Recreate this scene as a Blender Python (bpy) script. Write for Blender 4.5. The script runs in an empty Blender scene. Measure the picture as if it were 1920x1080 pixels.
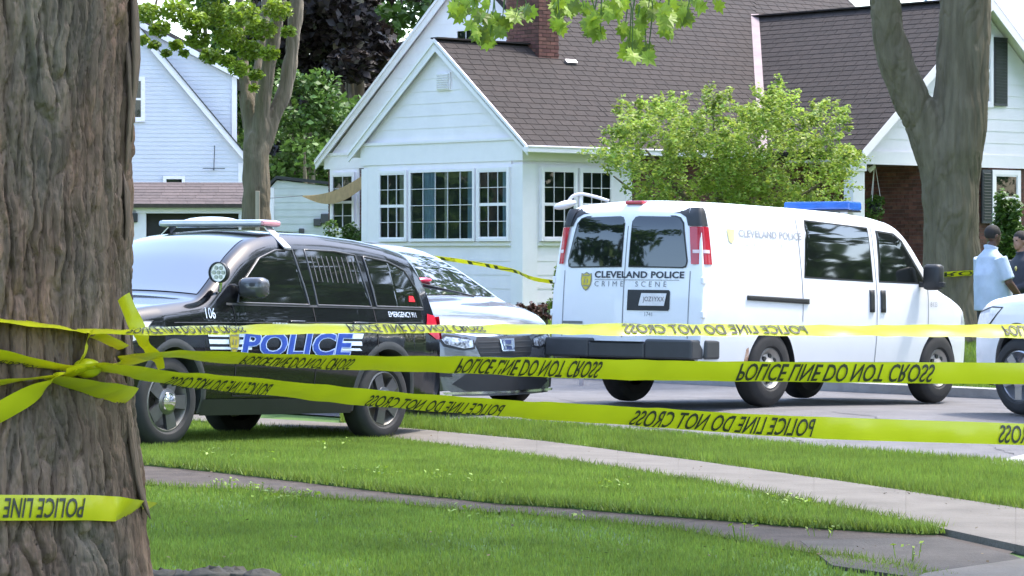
import bpy, bmesh, math, random
import numpy as np
from mathutils import Vector, Matrix

random.seed(7)
rng = np.random.default_rng(7)
SC = bpy.context.scene
COL = SC.collection

# ------------------------------------------------------------------ camera, sky, sun, exposure
F, HZ, CAMH = 5500.0, 470.0, 1.7          # focal length and horizon row in photo pixels, lens height
cam_d = bpy.data.cameras.new('camera')
cam_d.sensor_width = 36.0
cam_d.lens = 36.0 * F / 1920.0
cam_d.shift_y = (HZ - 540.0) / 1920.0
cam_d.clip_start, cam_d.clip_end = 0.1, 2000.0
cam = bpy.data.objects.new('camera', cam_d)
cam.location = (0, 0, CAMH)
cam.rotation_euler = (math.pi / 2, 0, 0)
COL.objects.link(cam)
SC.camera = cam

SUN_EL, SUN_AZ = math.radians(63), math.radians(62)      # azimuth clockwise from +Y: high, to the right and beyond the scene
world = bpy.data.worlds.new('World')
SC.world = world
world.use_nodes = True
wn = world.node_tree
sky = wn.nodes.new('ShaderNodeTexSky')
sky.sky_type = 'NISHITA'
sky.sun_disc = False
sky.sun_elevation = SUN_EL
sky.sun_rotation = SUN_AZ
sky.air_density, sky.dust_density, sky.ozone_density = 1.0, 2.0, 1.0
wn.nodes['Background'].inputs['Strength'].default_value = 0.15
wn.links.new(sky.outputs['Color'], wn.nodes['Background'].inputs['Color'])

sun_d = bpy.data.lights.new('sun', 'SUN')
sun_d.energy = 1.25
sun_d.angle = math.radians(6)
sun_d.color = (1.0, 0.95, 0.87)
sun = bpy.data.objects.new('sun', sun_d)
sdir = Vector((math.sin(SUN_AZ) * math.cos(SUN_EL), math.cos(SUN_AZ) * math.cos(SUN_EL), math.sin(SUN_EL)))
sun.rotation_euler = sdir.to_track_quat('Z', 'Y').to_euler()
sun.location = sdir * 60
COL.objects.link(sun)

SC.view_settings.view_transform = 'Standard'
SC.view_settings.look = 'None'
SC.view_settings.exposure = 2.35
SC.view_settings.gamma = 1.0
SC.view_settings.use_curve_mapping = False
SC.render.engine = 'CYCLES'
SC.cycles.use_denoising = True
SC.cycles.max_bounces = 6
SC.cycles.transparent_max_bounces = 12

# ------------------------------------------------------------------ pixels, ground
def P(px, py, D):
    return Vector(((px - 960) / F * D, D, CAMH - (py - HZ) / F * D))

_s = np.linspace(-40, 160, 2001)
_z = np.interp(_s, [-40, 17, 18.85, 20.3, 21.7, 25, 26.7, 30.2, 32.0, 33.0, 42, 46, 160],
               [.1, .09, .05, 0, -.06, .03, .085, -.03, -.05, .05, .34, .40, .40])
_k = np.exp(-0.5 * (np.arange(-8, 9) / 3.5) ** 2); _k /= _k.sum()
_z = np.convolve(np.pad(_z, 8, mode='edge'), _k, mode='valid')
def gz(x, y):
    return np.interp(.56 * np.asarray(x) + .83 * np.asarray(y), _s, _z)

def G(px, py, up=0.0):
    """photo pixel -> point on the ground"""
    D = 20.0
    for _ in range(40):
        x = (px - 960) / F * D
        D = .5 * D + .5 * F * (CAMH - float(gz(x, D)) - up) / (py - HZ)
    x = (px - 960) / F * D
    return Vector((x, D, float(gz(x, D)) + up))

# ------------------------------------------------------------------ materials
MATS = {}
def mat(name, col, rough=.6, metal=0., var=.12, scale=6., bump=0., bscale=40., coat=0., spec=.5, attr=False,
        col2=None, detail=4., stretch=(1, 1, 1), trans=0.):
    if name in MATS: return MATS[name]
    m = bpy.data.materials.new(name); m.use_nodes = True
    nt = m.node_tree; N = nt.nodes; L = nt.links
    b = N['Principled BSDF']
    b.inputs['Roughness'].default_value = rough
    b.inputs['Metallic'].default_value = metal
    b.inputs['Specular IOR Level'].default_value = spec
    b.inputs['Coat Weight'].default_value = coat
    b.inputs['Coat Roughness'].default_value = .03
    tc = N.new('ShaderNodeTexCoord')
    mp = N.new('ShaderNodeMapping'); mp.inputs['Scale'].default_value = stretch
    L.new(tc.outputs['Object'], mp.inputs['Vector'])
    nz = N.new('ShaderNodeTexNoise'); nz.inputs['Scale'].default_value = scale; nz.inputs['Detail'].default_value = detail
    nz.inputs['Roughness'].default_value = .6
    L.new(mp.outputs['Vector'], nz.inputs['Vector'])
    rp = N.new('ShaderNodeValToRGB')
    c2 = col2 if col2 else tuple(min(1, c * (1 + var)) for c in col)
    c1 = col if col2 else tuple(c * (1 - var) for c in col)
    rp.color_ramp.elements[0].position = .32; rp.color_ramp.elements[1].position = .68
    rp.color_ramp.elements[0].color = (*c1, 1); rp.color_ramp.elements[1].color = (*c2, 1)
    L.new(nz.outputs['Fac'], rp.inputs['Fac'])
    out = rp.outputs['Color']
    if attr:                                   # per-piece tint stored on the mesh
        at = N.new('ShaderNodeAttribute'); at.attribute_name = 'tint'
        mx = N.new('ShaderNodeMix'); mx.data_type = 'RGBA'; mx.blend_type = 'MULTIPLY'
        mx.inputs[0].default_value = 1
        L.new(out, mx.inputs[6]); L.new(at.outputs['Color'], mx.inputs[7])
        out = mx.outputs[2]
    L.new(out, b.inputs['Base Color'])
    if bump:
        n2 = N.new('ShaderNodeTexNoise'); n2.inputs['Scale'].default_value = bscale; n2.inputs['Detail'].default_value = 5
        L.new(mp.outputs['Vector'], n2.inputs['Vector'])
        bp = N.new('ShaderNodeBump'); bp.inputs['Strength'].default_value = bump; bp.inputs['Distance'].default_value = .02
        L.new(n2.outputs['Fac'], bp.inputs['Height']); L.new(bp.outputs['Normal'], b.inputs['Normal'])
    if trans:
        tr = N.new('ShaderNodeBsdfTranslucent'); L.new(out, tr.inputs['Color'])
        ms = N.new('ShaderNodeMixShader'); ms.inputs[0].default_value = trans
        L.new(b.outputs[0], ms.inputs[1]); L.new(tr.outputs[0], ms.inputs[2])
        L.new(ms.outputs[0], N['Material Output'].inputs['Surface'])
    MATS[name] = m
    return m

def glass(name, tint, clear):
    """window glass: lets some light through, mirrors its surroundings"""
    if name in MATS: return MATS[name]
    m = bpy.data.materials.new(name); m.use_nodes = True
    nt = m.node_tree; N = nt.nodes; L = nt.links
    N.remove(N['Principled BSDF'])
    t = N.new('ShaderNodeBsdfTransparent'); t.inputs[0].default_value = (*[c * clear for c in tint], 1)
    g = N.new('ShaderNodeBsdfGlossy'); g.inputs['Roughness'].default_value = .02; g.inputs[0].default_value = (.95, .97, 1, 1)
    fr = N.new('ShaderNodeFresnel'); fr.inputs[0].default_value = 1.6
    tc = N.new('ShaderNodeTexCoord'); nz = N.new('ShaderNodeTexNoise'); nz.inputs['Scale'].default_value = 3
    L.new(tc.outputs['Object'], nz.inputs['Vector'])
    bp = N.new('ShaderNodeBump'); bp.inputs['Strength'].default_value = .03; bp.inputs['Distance'].default_value = .02
    L.new(nz.outputs['Fac'], bp.inputs['Height']); L.new(bp.outputs[0], g.inputs['Normal'])
    ms = N.new('ShaderNodeMixShader')
    L.new(fr.outputs[0], ms.inputs[0]); L.new(t.outputs[0], ms.inputs[1]); L.new(g.outputs[0], ms.inputs[2])
    L.new(ms.outputs[0], N['Material Output'].inputs['Surface'])
    MATS[name] = m
    return m

WHITE = mat('white_siding_paint', (.83, .775, .815), .55, var=.045, scale=1.7)
TRIM = mat('white_trim_paint', (.83, .78, .81), .45, var=.02, scale=5)
BLUESIDE = mat('pale_blue_vinyl', (.57, .58, .63), .5, var=.03, scale=2)
GREYSIDE = mat('grey_shed_siding', (.50, .53, .52), .6, var=.06, scale=3)
SHINGLE = mat('brown_asphalt_shingle', (.027, .0190, .0162), .9, var=.15, scale=30, bump=.3, bscale=200, attr=True)
REDROOF = mat('reddish_asphalt_shingle', (.080, .060, .056), .9, var=.18, scale=8, attr=True)
BRICK = mat('red_brick', (.125, .052, .038), .85, var=.25, scale=12, attr=True)
MORTAR = mat('mortar', (.12, .09, .08), .95, var=.1)
FELT = mat('roof_felt', (.025, .021, .021), .9)
ROOMSHADE = mat('room_shade', (.032, .036, .040), .9, var=.3)
CURTAIN = mat('pale_blue_curtain', (.30, .40, .50), .9, var=.25, scale=4, stretch=(12, 12, 1))
CURTAINW = mat('cream_curtain', (.45, .42, .36), .9, var=.2, scale=4, stretch=(12, 12, 1))
SHUTTER = mat('charcoal_shutter', (.03, .033, .04), .5)
METAL = mat('aluminium', (.62, .62, .64), .35, .9, var=.08)
PINKFLASH = mat('copper_pink_flashing', (.26, .19, .19), .6, .0, var=.15, scale=4)
GRASSBASE = mat('lawn_soil', (.05, .105, .018), .95, scale=2.5, col2=(.08, .15, .028), bump=.4, bscale=25)
GRASS = mat('grass_blade', (.18, .285, .042), .6, var=.2, scale=1.2, attr=True, trans=.4)
ROAD = mat('worn_concrete_road', (.094, .090, .093), .9, scale=1.6, col2=(.142, .137, .141), bump=.35, bscale=60, detail=9)
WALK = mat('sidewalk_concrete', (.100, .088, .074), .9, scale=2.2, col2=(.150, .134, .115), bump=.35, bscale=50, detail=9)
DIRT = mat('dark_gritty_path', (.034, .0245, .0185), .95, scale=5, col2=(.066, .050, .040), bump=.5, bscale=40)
CONC2 = mat('dirty_slab_concrete', (.040, .034, .029), .95, scale=4, col2=(.066, .057, .050), bump=.4, bscale=50)  # dark from soil on the concrete
KERBM = mat('kerb_concrete', (.30, .295, .29), .9, var=.12, bump=.2)
BLACKPL = mat('black_plastic', (.022, .023, .025), .5, var=.1)
GREYPL = mat('dark_grey_bumper', (.05, .052, .056), .45, var=.1)
RUBBER = mat('tyre_rubber', (.022, .022, .023), .8, var=.15, scale=15)
CHROME = mat('chrome', (.8, .8, .82), .12, 1., var=.02)
ALLOY = mat('silver_alloy', (.55, .55, .57), .3, .9, var=.05)
STEELW = mat('steel_wheel', (.26, .25, .23), .45, .6, var=.15)
DARKGLASS = mat('tinted_glass', (.008, .010, .010), .03, var=.1, spec=.8, coat=.6)
BARK = mat('maple_bark', (.085, .055, .036), .95, scale=14, col2=(.19, .128, .088), bump=.9, bscale=55, stretch=(1, 1, .22), attr=True)
BARK2 = mat('grey_smooth_bark', (.105, .086, .055), .95, scale=9, col2=(.18, .15, .102), bump=1., bscale=30, stretch=(1, 1, .15))
LEAFY = mat('fresh_leaf', (.23, .33, .03), .5, var=.2, scale=2, attr=True, trans=.38)
LEAFG = mat('green_leaf', (.095, .175, .032), .55, var=.2, scale=2, attr=True, trans=.3)
LEAFD = mat('copper_leaf', (.020, .014, .012), .6, var=.3, scale=2, attr=True, trans=.15)
TAPE = mat('yellow_tape', (.58, .57, .012), .30, var=.05, scale=3, spec=.5, trans=.22)
INK = mat('black_ink', (.03, .03, .02), .5, var=.1)
SKIN = mat('brown_skin', (.085, .042, .028), .5, var=.1)
SKIN2 = mat('tan_skin', (.30, .16, .11), .5, var=.1)
SHIRT = mat('pale_blue_shirt', (.38, .46, .57), .8, var=.08, scale=8, bump=.6, bscale=7)
NAVY = mat('navy_uniform', (.018, .02, .03), .7, var=.15, bump=.4, bscale=9)
TROUSER = mat('dark_trousers', (.03, .032, .04), .8, var=.1)
HAIR = mat('black_hair', (.012, .010, .009), .8, var=.2)

# ------------------------------------------------------------------ mesh helpers
def link(o, parent=None):
    COL.objects.link(o)
    if parent is not None: o.parent = parent
    return o

def tag(o, label=None, cat=None, group=None, kind=None):
    if label: o['label'] = label
    if cat: o['category'] = cat
    if group: o['group'] = group
    if kind: o['kind'] = kind
    return o

def empty(name, loc=(0, 0, 0), rz=0., parent=None):
    o = bpy.data.objects.new(name, None)
    o.location = loc; o.rotation_euler = (0, 0, rz); o.empty_display_size = .3
    return link(o, parent)

class MB:
    def __init__(s): s.v = []; s.f = []; s.t = []
    def add(s, vs, fs, tint=None):
        n = len(s.v)
        s.v.extend([tuple(p) for p in vs])
        s.f.extend([tuple(i + n for i in q) for q in fs])
        s.t.extend([tint if tint is not None else 1.0] * len(vs))
        return s
    BOXF = ((0, 3, 2, 1), (4, 5, 6, 7), (0, 1, 5, 4), (1, 2, 6, 5), (2, 3, 7, 6), (3, 0, 4, 7))
    def box(s, x0, x1, y0, y1, z0, z1, tint=None):
        return s.add([(x0, y0, z0), (x1, y0, z0), (x1, y1, z0), (x0, y1, z0),
                      (x0, y0, z1), (x1, y0, z1), (x1, y1, z1), (x0, y1, z1)], s.BOXF, tint)
    def obox(s, c, ax, ay, az, tint=None):
        c, ax, ay, az = map(Vector, (c, ax, ay, az))
        return s.add([c - ax - ay - az, c + ax - ay - az, c + ax + ay - az, c - ax + ay - az,
                      c - ax - ay + az, c + ax - ay + az, c + ax + ay + az, c - ax + ay + az], s.BOXF, tint)
    def bar(s, a, b, w, h, up=(0, 0, 1)):
        a, b = Vector(a), Vector(b); d = (b - a); l = d.length; d = d / l
        sd = d.cross(Vector(up)).normalized(); u = sd.cross(d)
        return s.obox((a + b) / 2, d * l / 2, sd * w / 2, u * h / 2)
    def prism(s, poly, vec):
        n = len(poly); vec = Vector(vec); a = [Vector(p) for p in poly]
        vs = a + [p + vec for p in a]
        fs = [tuple(range(n))[::-1], tuple(range(n, 2 * n))] + [(i, (i + 1) % n, n + (i + 1) % n, n + i) for i in range(n)]
        return s.add(vs, fs)
    def tube(s, pts, radii, n=10, cap=True, tint=None):
        pts = [Vector(p) for p in pts]
        if not hasattr(radii, '__len__'): radii = [radii] * len(pts)
        vs = []; up = Vector((0.13, 0.31, 1)).normalized(); prev = None
        for i, p in enumerate(pts):
            d = (pts[min(i + 1, len(pts) - 1)] - pts[max(i - 1, 0)]).normalized()
            if prev is None:
                a = d.cross(up) if abs(d.dot(up)) < .95 else d.cross(Vector((1, 0, 0)))
            else:
                a = prev - d * prev.dot(d)
            a.normalize(); prev = a; b = d.cross(a)
            for k in range(n):
                t = 2 * math.pi * k / n
                vs.append(p + (a * math.cos(t) + b * math.sin(t)) * radii[i])
        fs = []
        for i in range(len(pts) - 1):
            for k in range(n):
                k2 = (k + 1) % n
                fs.append((i * n + k, i * n + k2, (i + 1) * n + k2, (i + 1) * n + k))
        if cap:
            fs.append(tuple(range(n))[::-1]); fs.append(tuple(range((len(pts) - 1) * n, len(pts) * n)))
        return s.add(vs, fs, tint)
    def ring_loft(s, rings, cap=True):
        n = len(rings[0]); vs = [p for r in rings for p in r]; fs = []
        for i in range(len(rings) - 1):
            for k in range(n):
                k2 = (k + 1) % n
                fs.append((i * n + k, i * n + k2, (i + 1) * n + k2, (i + 1) * n + k))
        if cap:
            fs.append(tuple(range(n))[::-1]); fs.append(tuple(range((len(rings) - 1) * n, len(rings) * n)))
        return s.add(vs, fs)
    def grid(s, fn, nu, nv, tint=None):
        vs = [fn(i / nu, j / nv) for i in range(nu + 1) for j in range(nv + 1)]
        fs = [(i * (nv + 1) + j, (i + 1) * (nv + 1) + j, (i + 1) * (nv + 1) + j + 1, i * (nv + 1) + j + 1)
              for i in range(nu) for j in range(nv)]
        return s.add(vs, fs, tint)
    def ell(s, c, r, n=14, m=10):
        c = Vector(c); vs = []; fs = []
        for i in range(m + 1):
            ph = math.pi * i / m
            for k in range(n):
                t = 2 * math.pi * k / n
                vs.append((c.x + r[0] * math.sin(ph) * math.cos(t), c.y + r[1] * math.sin(ph) * math.sin(t), c.z + r[2] * math.cos(ph)))
        for i in range(m):
            for k in range(n):
                fs.append((i * n + k, (i + 1) * n + k, (i + 1) * n + (k + 1) % n, i * n + (k + 1) % n))
        return s.add(vs, fs)
    def lathe(s, prof, n=32, axis='y'):
        """prof: list of (offset along axis, radius)"""
        vs = []; fs = []
        for (o, r) in prof:
            for k in range(n):
                t = 2 * math.pi * k / n
                vs.append((r * math.cos(t), o, r * math.sin(t)) if axis == 'y' else (r * math.cos(t), r * math.sin(t), o))
        for i in range(len(prof) - 1):
            for k in range(n):
                fs.append((i * n + k, i * n + (k + 1) % n, (i + 1) * n + (k + 1) % n, (i + 1) * n + k))
        return s.add(vs, fs)
    def mesh(s, name, m, smooth=False, fix=True, bevel=0.):
        me = bpy.data.meshes.new(name)
        me.from_pydata(s.v, [], s.f)
        if any((not isinstance(t, float)) or t != 1.0 for t in s.t):
            at = me.color_attributes.new('tint', 'FLOAT_COLOR', 'POINT')
            arr = np.ones((len(s.t), 4), dtype=np.float32)
            for i, t in enumerate(s.t):
                arr[i, :3] = t
            at.data.foreach_set('color', arr.ravel())
        elif m is not None and any(n.type == 'ATTRIBUTE' for n in m.node_tree.nodes):
            at = me.color_attributes.new('tint', 'FLOAT_COLOR', 'POINT')
            at.data.foreach_set('color', np.ones(len(s.v) * 4, dtype=np.float32))
        if fix or bevel:
            bm = bmesh.new(); bm.from_mesh(me)
            if fix: bmesh.ops.recalc_face_normals(bm, faces=bm.faces)
            if bevel: bmesh.ops.bevel(bm, geom=bm.edges[:], offset=bevel, segments=2, affect='EDGES', profile=.5)
            bm.to_mesh(me); bm.free()
        if smooth:
            me.polygons.foreach_set('use_smooth', np.ones(len(me.polygons), dtype=bool))
            if smooth == 'auto': me.set_sharp_from_angle(angle=math.radians(38))
        if m is not None: me.materials.append(m)
        return me
    def build(s, name, m, parent=None, smooth=False, fix=True, bevel=0.):
        o = bpy.data.objects.new(name, s.mesh(name, m, smooth, fix, bevel))
        return link(o, parent)

def np_mesh(name, V, Fc, m, parent=None, tint=None, smooth=False):
    """fast mesh from arrays; Fc is (n,3) or (n,4)"""
    me = bpy.data.meshes.new(name)
    nv, nf, k = len(V), len(Fc), Fc.shape[1]
    me.vertices.add(nv); me.vertices.foreach_set('co', np.ascontiguousarray(V, dtype=np.float32).ravel())
    me.loops.add(nf * k); me.loops.foreach_set('vertex_index', np.ascontiguousarray(Fc, dtype=np.int32).ravel())
    me.polygons.add(nf)
    me.polygons.foreach_set('loop_start', np.arange(0, nf * k, k, dtype=np.int32))
    me.polygons.foreach_set('loop_total', np.full(nf, k, dtype=np.int32))
    if smooth: me.polygons.foreach_set('use_smooth', np.ones(nf, dtype=bool))
    me.update(calc_edges=True); me.validate()
    at = me.color_attributes.new('tint', 'FLOAT_COLOR', 'POINT')
    arr = np.ones((nv, 4), dtype=np.float32)
    if tint is not None: arr[:, :3] = tint
    at.data.foreach_set('color', arr.ravel())
    me.materials.append(m)
    return link(bpy.data.objects.new(name, me), parent)

_txt = {}
def text2d(s, bold=0., space=1., wide=1.):
    """2D glyph triangles of a string: height 1 (cap height), starting at x = 0"""
    key = (s, bold, space, wide)
    if key in _txt: return _txt[key]
    c = bpy.data.curves.new('glyphs', 'FONT'); c.body = s; c.size = 1.0; c.offset = bold; c.space_character = space
    c.resolution_u = 3
    o = bpy.data.objects.new('glyphs', c); COL.objects.link(o)
    bpy.context.view_layer.update()
    me = bpy.data.meshes.new_from_object(o.evaluated_get(bpy.context.evaluated_depsgraph_get()))
    vs = np.array([v.co[:2] for v in me.vertices]); fs = [tuple(p.vertices) for p in me.polygons]
    bpy.data.objects.remove(o); bpy.data.curves.remove(c); bpy.data.meshes.remove(me)
    if bold: x0, y0, h, w = text2d(s, 0., space, 1.)[3]
    else: x0, y0 = vs.min(0); h = vs[:, 1].max() - y0; w = vs[:, 0].max() - x0
    vs = (vs - np.array([x0, y0])) / h; vs[:, 0] *= wide
    _txt[key] = (vs, fs, w / h * wide, (x0, y0, h, w))
    return _txt[key]

def leaf_arrays(C, size, up_bias=.5, jitter=.35, tri=False):
    """C (n,3) leaf centres -> quads (or triangles) in random attitudes"""
    n = len(C)
    nrm = rng.normal(size=(n, 3)); nrm[:, 2] = np.abs(nrm[:, 2]) + up_bias
    nrm /= np.linalg.norm(nrm, axis=1)[:, None]
    t = rng.normal(size=(n, 3)); t -= (t * nrm).sum(1)[:, None] * nrm
    t /= np.linalg.norm(t, axis=1)[:, None]
    b = np.cross(nrm, t)
    s = size * (1 + jitter * rng.uniform(-1, 1, n))[:, None]
    V = np.empty((n, 4, 3))
    V[:, 0] = C - t * s * .6
    V[:, 1] = C + b * s * .38 + nrm * s * .1
    V[:, 2] = C + t * s * .6
    V[:, 3] = C - b * s * .38 + nrm * s * .1
    Fc = np.arange(n * 4).reshape(n, 4)
    return V.reshape(-1, 3), Fc

def leaves(name, C, size, m, parent, tint_lo=.6, tint_hi=1.3, up_bias=.5, hue=None):
    V, Fc = leaf_arrays(np.asarray(C), size, up_bias)
    k = rng.uniform(tint_lo, tint_hi, len(C))
    T = np.repeat(k, 4)[:, None] * np.ones((1, 3))
    if hue is not None:
        h = rng.uniform(0, 1, len(C))[:, None]
        T = T * np.repeat(1 + h * (np.array(hue) - 1), 4, axis=0)
    return np_mesh(name, V, Fc, m, parent, T)

def clump_points(centres, radii, per, shell=.55):
    """points in many small clumps; denser towards each clump's rim"""
    out = []
    for c, r, n in zip(centres, radii, per):
        d = rng.normal(size=(n, 3)); d /= np.linalg.norm(d, axis=1)[:, None]
        rr = rng.uniform(shell ** 3, 1, n) ** (1 / 3)
        out.append(np.asarray(c) + d * rr[:, None] * np.asarray(r))
    return np.concatenate(out)
# ------------------------------------------------------------------ ground
def resample(poly, n):
    a = np.array([[p.x, p.y] for p in poly]); d = np.r_[0, np.cumsum(np.linalg.norm(np.diff(a, axis=0), axis=1))]
    t = np.linspace(0, d[-1], n)
    return np.c_[np.interp(t, d, a[:, 0]), np.interp(t, d, a[:, 1])]

def edge_px(pts, n, wob=0., up=0., seed=1):
    """edge through photo pixels, resampled by pixel column, with a ragged wobble in metres"""
    p = np.array(pts, float); xs = np.linspace(p[0, 0], p[-1, 0], n); ys = np.interp(xs, p[:, 0], p[:, 1])
    r = np.random.default_rng(seed)
    w = np.convolve(r.normal(size=n + 8), np.ones(5) / 5, mode='valid')[:n] * wob
    out = []
    for x, y, k in zip(xs, ys, w):
        g = G(x, y, up); out.append((g.x, g.y + k))
    return np.array(out)

def strip(name, A, B, m, z=0., nv=8, parent=None, skirt=0., bulge=0.):
    n = len(A); mb = MB()
    def fn(u, v):
        i = min(int(round(u * (n - 1))), n - 1)
        p = A[i] * (1 - v) + B[i] * v
        return (p[0], p[1], float(gz(p[0], p[1])) + z + bulge * math.sin(math.pi * v))
    mb.grid(fn, n - 1, nv)
    if skirt:
        for E in (A, B):
            mb.grid(lambda u, v: (E[int(round(u * (n - 1)))][0], E[int(round(u * (n - 1)))][1],
                                  float(gz(*E[int(round(u * (n - 1)))])) + z - v * skirt), n - 1, 1)
    o = mb.build(name, m, parent, smooth=False)
    return o

def ext(A, d0, d1):
    a = A[0] + (A[0] - A[1]) / np.linalg.norm(A[0] - A[1]) * d0
    b = A[-1] + (A[-1] - A[-2]) / np.linalg.norm(A[-1] - A[-2]) * d1
    return np.vstack([a, A, b])

# one sheet to the horizon, finer where the profile bends
xs = np.r_[np.linspace(-400, -40, 13), np.arange(-36, 37, 1.0), np.linspace(40, 400, 13)]
ys = np.r_[np.linspace(-60, -4, 9), np.arange(-2, 70, .5), np.linspace(75, 900, 20)]
X, Y = np.meshgrid(xs, ys, indexing='ij')
V = np.c_[X.ravel(), Y.ravel(), gz(X.ravel(), Y.ravel()) - .03]
nx, ny = len(xs), len(ys)
ii, jj = np.meshgrid(np.arange(nx - 1), np.arange(ny - 1), indexing='ij')
b0 = (ii * ny + jj).ravel()
ground = np_mesh('ground', V, np.c_[b0, b0 + ny, b0 + ny + 1, b0 + 1], GRASSBASE, smooth=True)
ground['kind'] = 'structure'

NE = edge_px([(-300, 720), (760, 786), (1000, 794), (1440, 835), (1910, 873)], 60, .05, seed=2)
FE = edge_px([(700, 690), (1040, 706), (1850, 745)], 60, 0, seed=3)
NE2, FE2 = ext(NE, 40, 22), ext(FE, 40, 34)
NEr = resample([Vector((p[0], p[1], 0)) for p in NE2], 120); FEr = resample([Vector((p[0], p[1], 0)) for p in FE2], 120)
road = strip('road', NEr, FEr, ROAD, -.012, 26); road['kind'] = 'structure'
# far kerb along the road
k = MB()
for i in range(119):
    a, b = FEr[i], FEr[i + 1]
    d = (b - a) / np.linalg.norm(b - a); nn = np.array([-d[1], d[0]])
    if nn[1] < 0: nn = -nn
    q = [a - nn * .02, b - nn * .02, b + nn * .14, a + nn * .14]
    zz = [float(gz(*p)) for p in q]
    k.add([(p[0], p[1], z - .1) for p, z in zip(q, zz)] + [(p[0], p[1], z + .1) for p, z in zip(q, zz)], MB.BOXF)
kerb = k.build('kerb', KERBM); kerb['kind'] = 'structure'

SWU = edge_px([(-300, 714), (441, 785), (640, 797), (760, 807), (1000, 829), (1300, 868), (1600, 912), (1910, 959), (2100, 990), (2800, 1105)], 90, .02, seed=4)
SWL = edge_px([(-300, 736), (441, 799), (640, 813), (800, 836), (1000, 860), (1300, 905), (1600, 962), (1757, 996), (1930, 1034), (2100, 1075), (2800, 1245)], 90, .02, seed=5)
MLO = edge_px([(-300, 806), (255, 868), (500, 893), (700, 918), (1000, 946), (1300, 968), (1500, 985), (1690, 997), (1757, 1000)], 90, .07, seed=6)
MUP = edge_px([(-300, 737), (441, 800), (640, 814), (800, 837), (1000, 861), (1300, 906), (1600, 963), (1757, 997)], 90, .05, seed=7)
BLO = edge_px([(-300, 845), (255, 904), (450, 914), (640, 931), (850, 950), (1000, 963), (1250, 985), (1450, 1022), (1700, 1058), (1800, 1085)], 90, .09, seed=8)
BUP = edge_px([(-300, 803), (255, 865), (500, 890), (700, 915), (1000, 943), (1300, 965), (1500, 982), (1757, 998), (1900, 1030)], 90, 0, seed=6)

# concrete sidewalk: a bed, and slabs with open joints on it
bed = strip('sidewalk', SWU, SWL, mat('joint_sand', (.10, .085, .07), .95), .002, 2); bed['kind'] = 'structure'
def poly_at(E, t):
    i = t * (len(E) - 1); a = int(min(math.floor(i), len(E) - 2)); return E[a] * (1 - (i - a)) + E[a + 1] * (i - a)
seglen = np.r_[0, np.cumsum(np.linalg.norm(np.diff(SWU, axis=0), axis=1))]
npan = int(seglen[-1] / 1.5)
for i in range(npan):
    t0 = np.interp(seglen[-1] * i / npan + .0015, seglen, np.linspace(0, 1, 90)); t1 = np.interp(seglen[-1] * (i + 1) / npan - .0015, seglen, np.linspace(0, 1, 90))
    mb = MB(); dz = random.uniform(.022, .026); n = 8
    def fn(u, v):
        t = t0 + (t1 - t0) * u; a, b = poly_at(SWU, t), poly_at(SWL, t); p = a * (1 - v) + b * v
        return (p[0], p[1], float(gz(*p)) + dz)
    mb.grid(fn, n, 3)
    for v in (0, 1):
        mb.grid(lambda u, w: (lambda q: (q[0], q[1], q[2] - w * .05))(fn(u, v)), n, 1)
    for u in (0, 1):
        mb.grid(lambda v, w: (lambda q: (q[0], q[1], q[2] - w * .05))(fn(u, v)), 3, 1)
    mb.build('slab', WALK, bed)
path = strip('path', BUP, BLO, DIRT, -.012, 6); path['kind'] = 'structure'
turf = strip('lawn', MLO, MUP, GRASSBASE, .008, 8, skirt=.06); turf['kind'] = 'structure'
TLO = edge_px([(640, 796), (760, 806), (1000, 828), (1300, 866), (1600, 910), (1910, 957), (2100, 985), (2800, 1100)], 90, .04, seed=9)
TUP = edge_px([(640, 781), (760, 787), (1000, 795), (1440, 836), (1910, 874), (2100, 890), (2800, 948)], 90, .08, seed=10)
verge = strip('verge', TLO, TUP, GRASSBASE, .02, 8, skirt=.07); verge['kind'] = 'structure'
# driveway corner slabs at the lower right
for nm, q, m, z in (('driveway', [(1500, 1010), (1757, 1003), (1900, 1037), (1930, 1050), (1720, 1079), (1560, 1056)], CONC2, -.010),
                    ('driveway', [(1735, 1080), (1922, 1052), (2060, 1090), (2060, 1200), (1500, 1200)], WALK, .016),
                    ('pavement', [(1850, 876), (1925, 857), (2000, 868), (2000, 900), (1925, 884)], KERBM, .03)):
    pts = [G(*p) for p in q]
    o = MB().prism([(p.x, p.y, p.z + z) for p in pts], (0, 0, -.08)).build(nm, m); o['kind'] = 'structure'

# cracks sealed with tar in the road
tarm = mat('tar_seal', (.03, .03, .032), .8)
for (pa, pb) in (((1040, 745), (1130, 790)), ((1180, 795), (1420, 828)), ((1560, 770), (1770, 800)), ((1740, 790), (1900, 850)), ((1480, 800), (1560, 842))):
    mb = MB(); n = 40; a, b = G(*pa), G(*pb); w = np.cumsum(rng.normal(size=n + 1)) * .02; w -= np.linspace(w[0], w[-1], n + 1)
    def fn(u, v):
        i = int(round(u * n)); x, y = a.x + (b.x - a.x) * u + w[i], a.y + (b.y - a.y) * u + w[i] * .6; return (x, y + (v - .5) * .05, float(gz(x, y)) - .006)
    mb.grid(fn, n, 1); mb.build('tar_seam', tarm, road)

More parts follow.
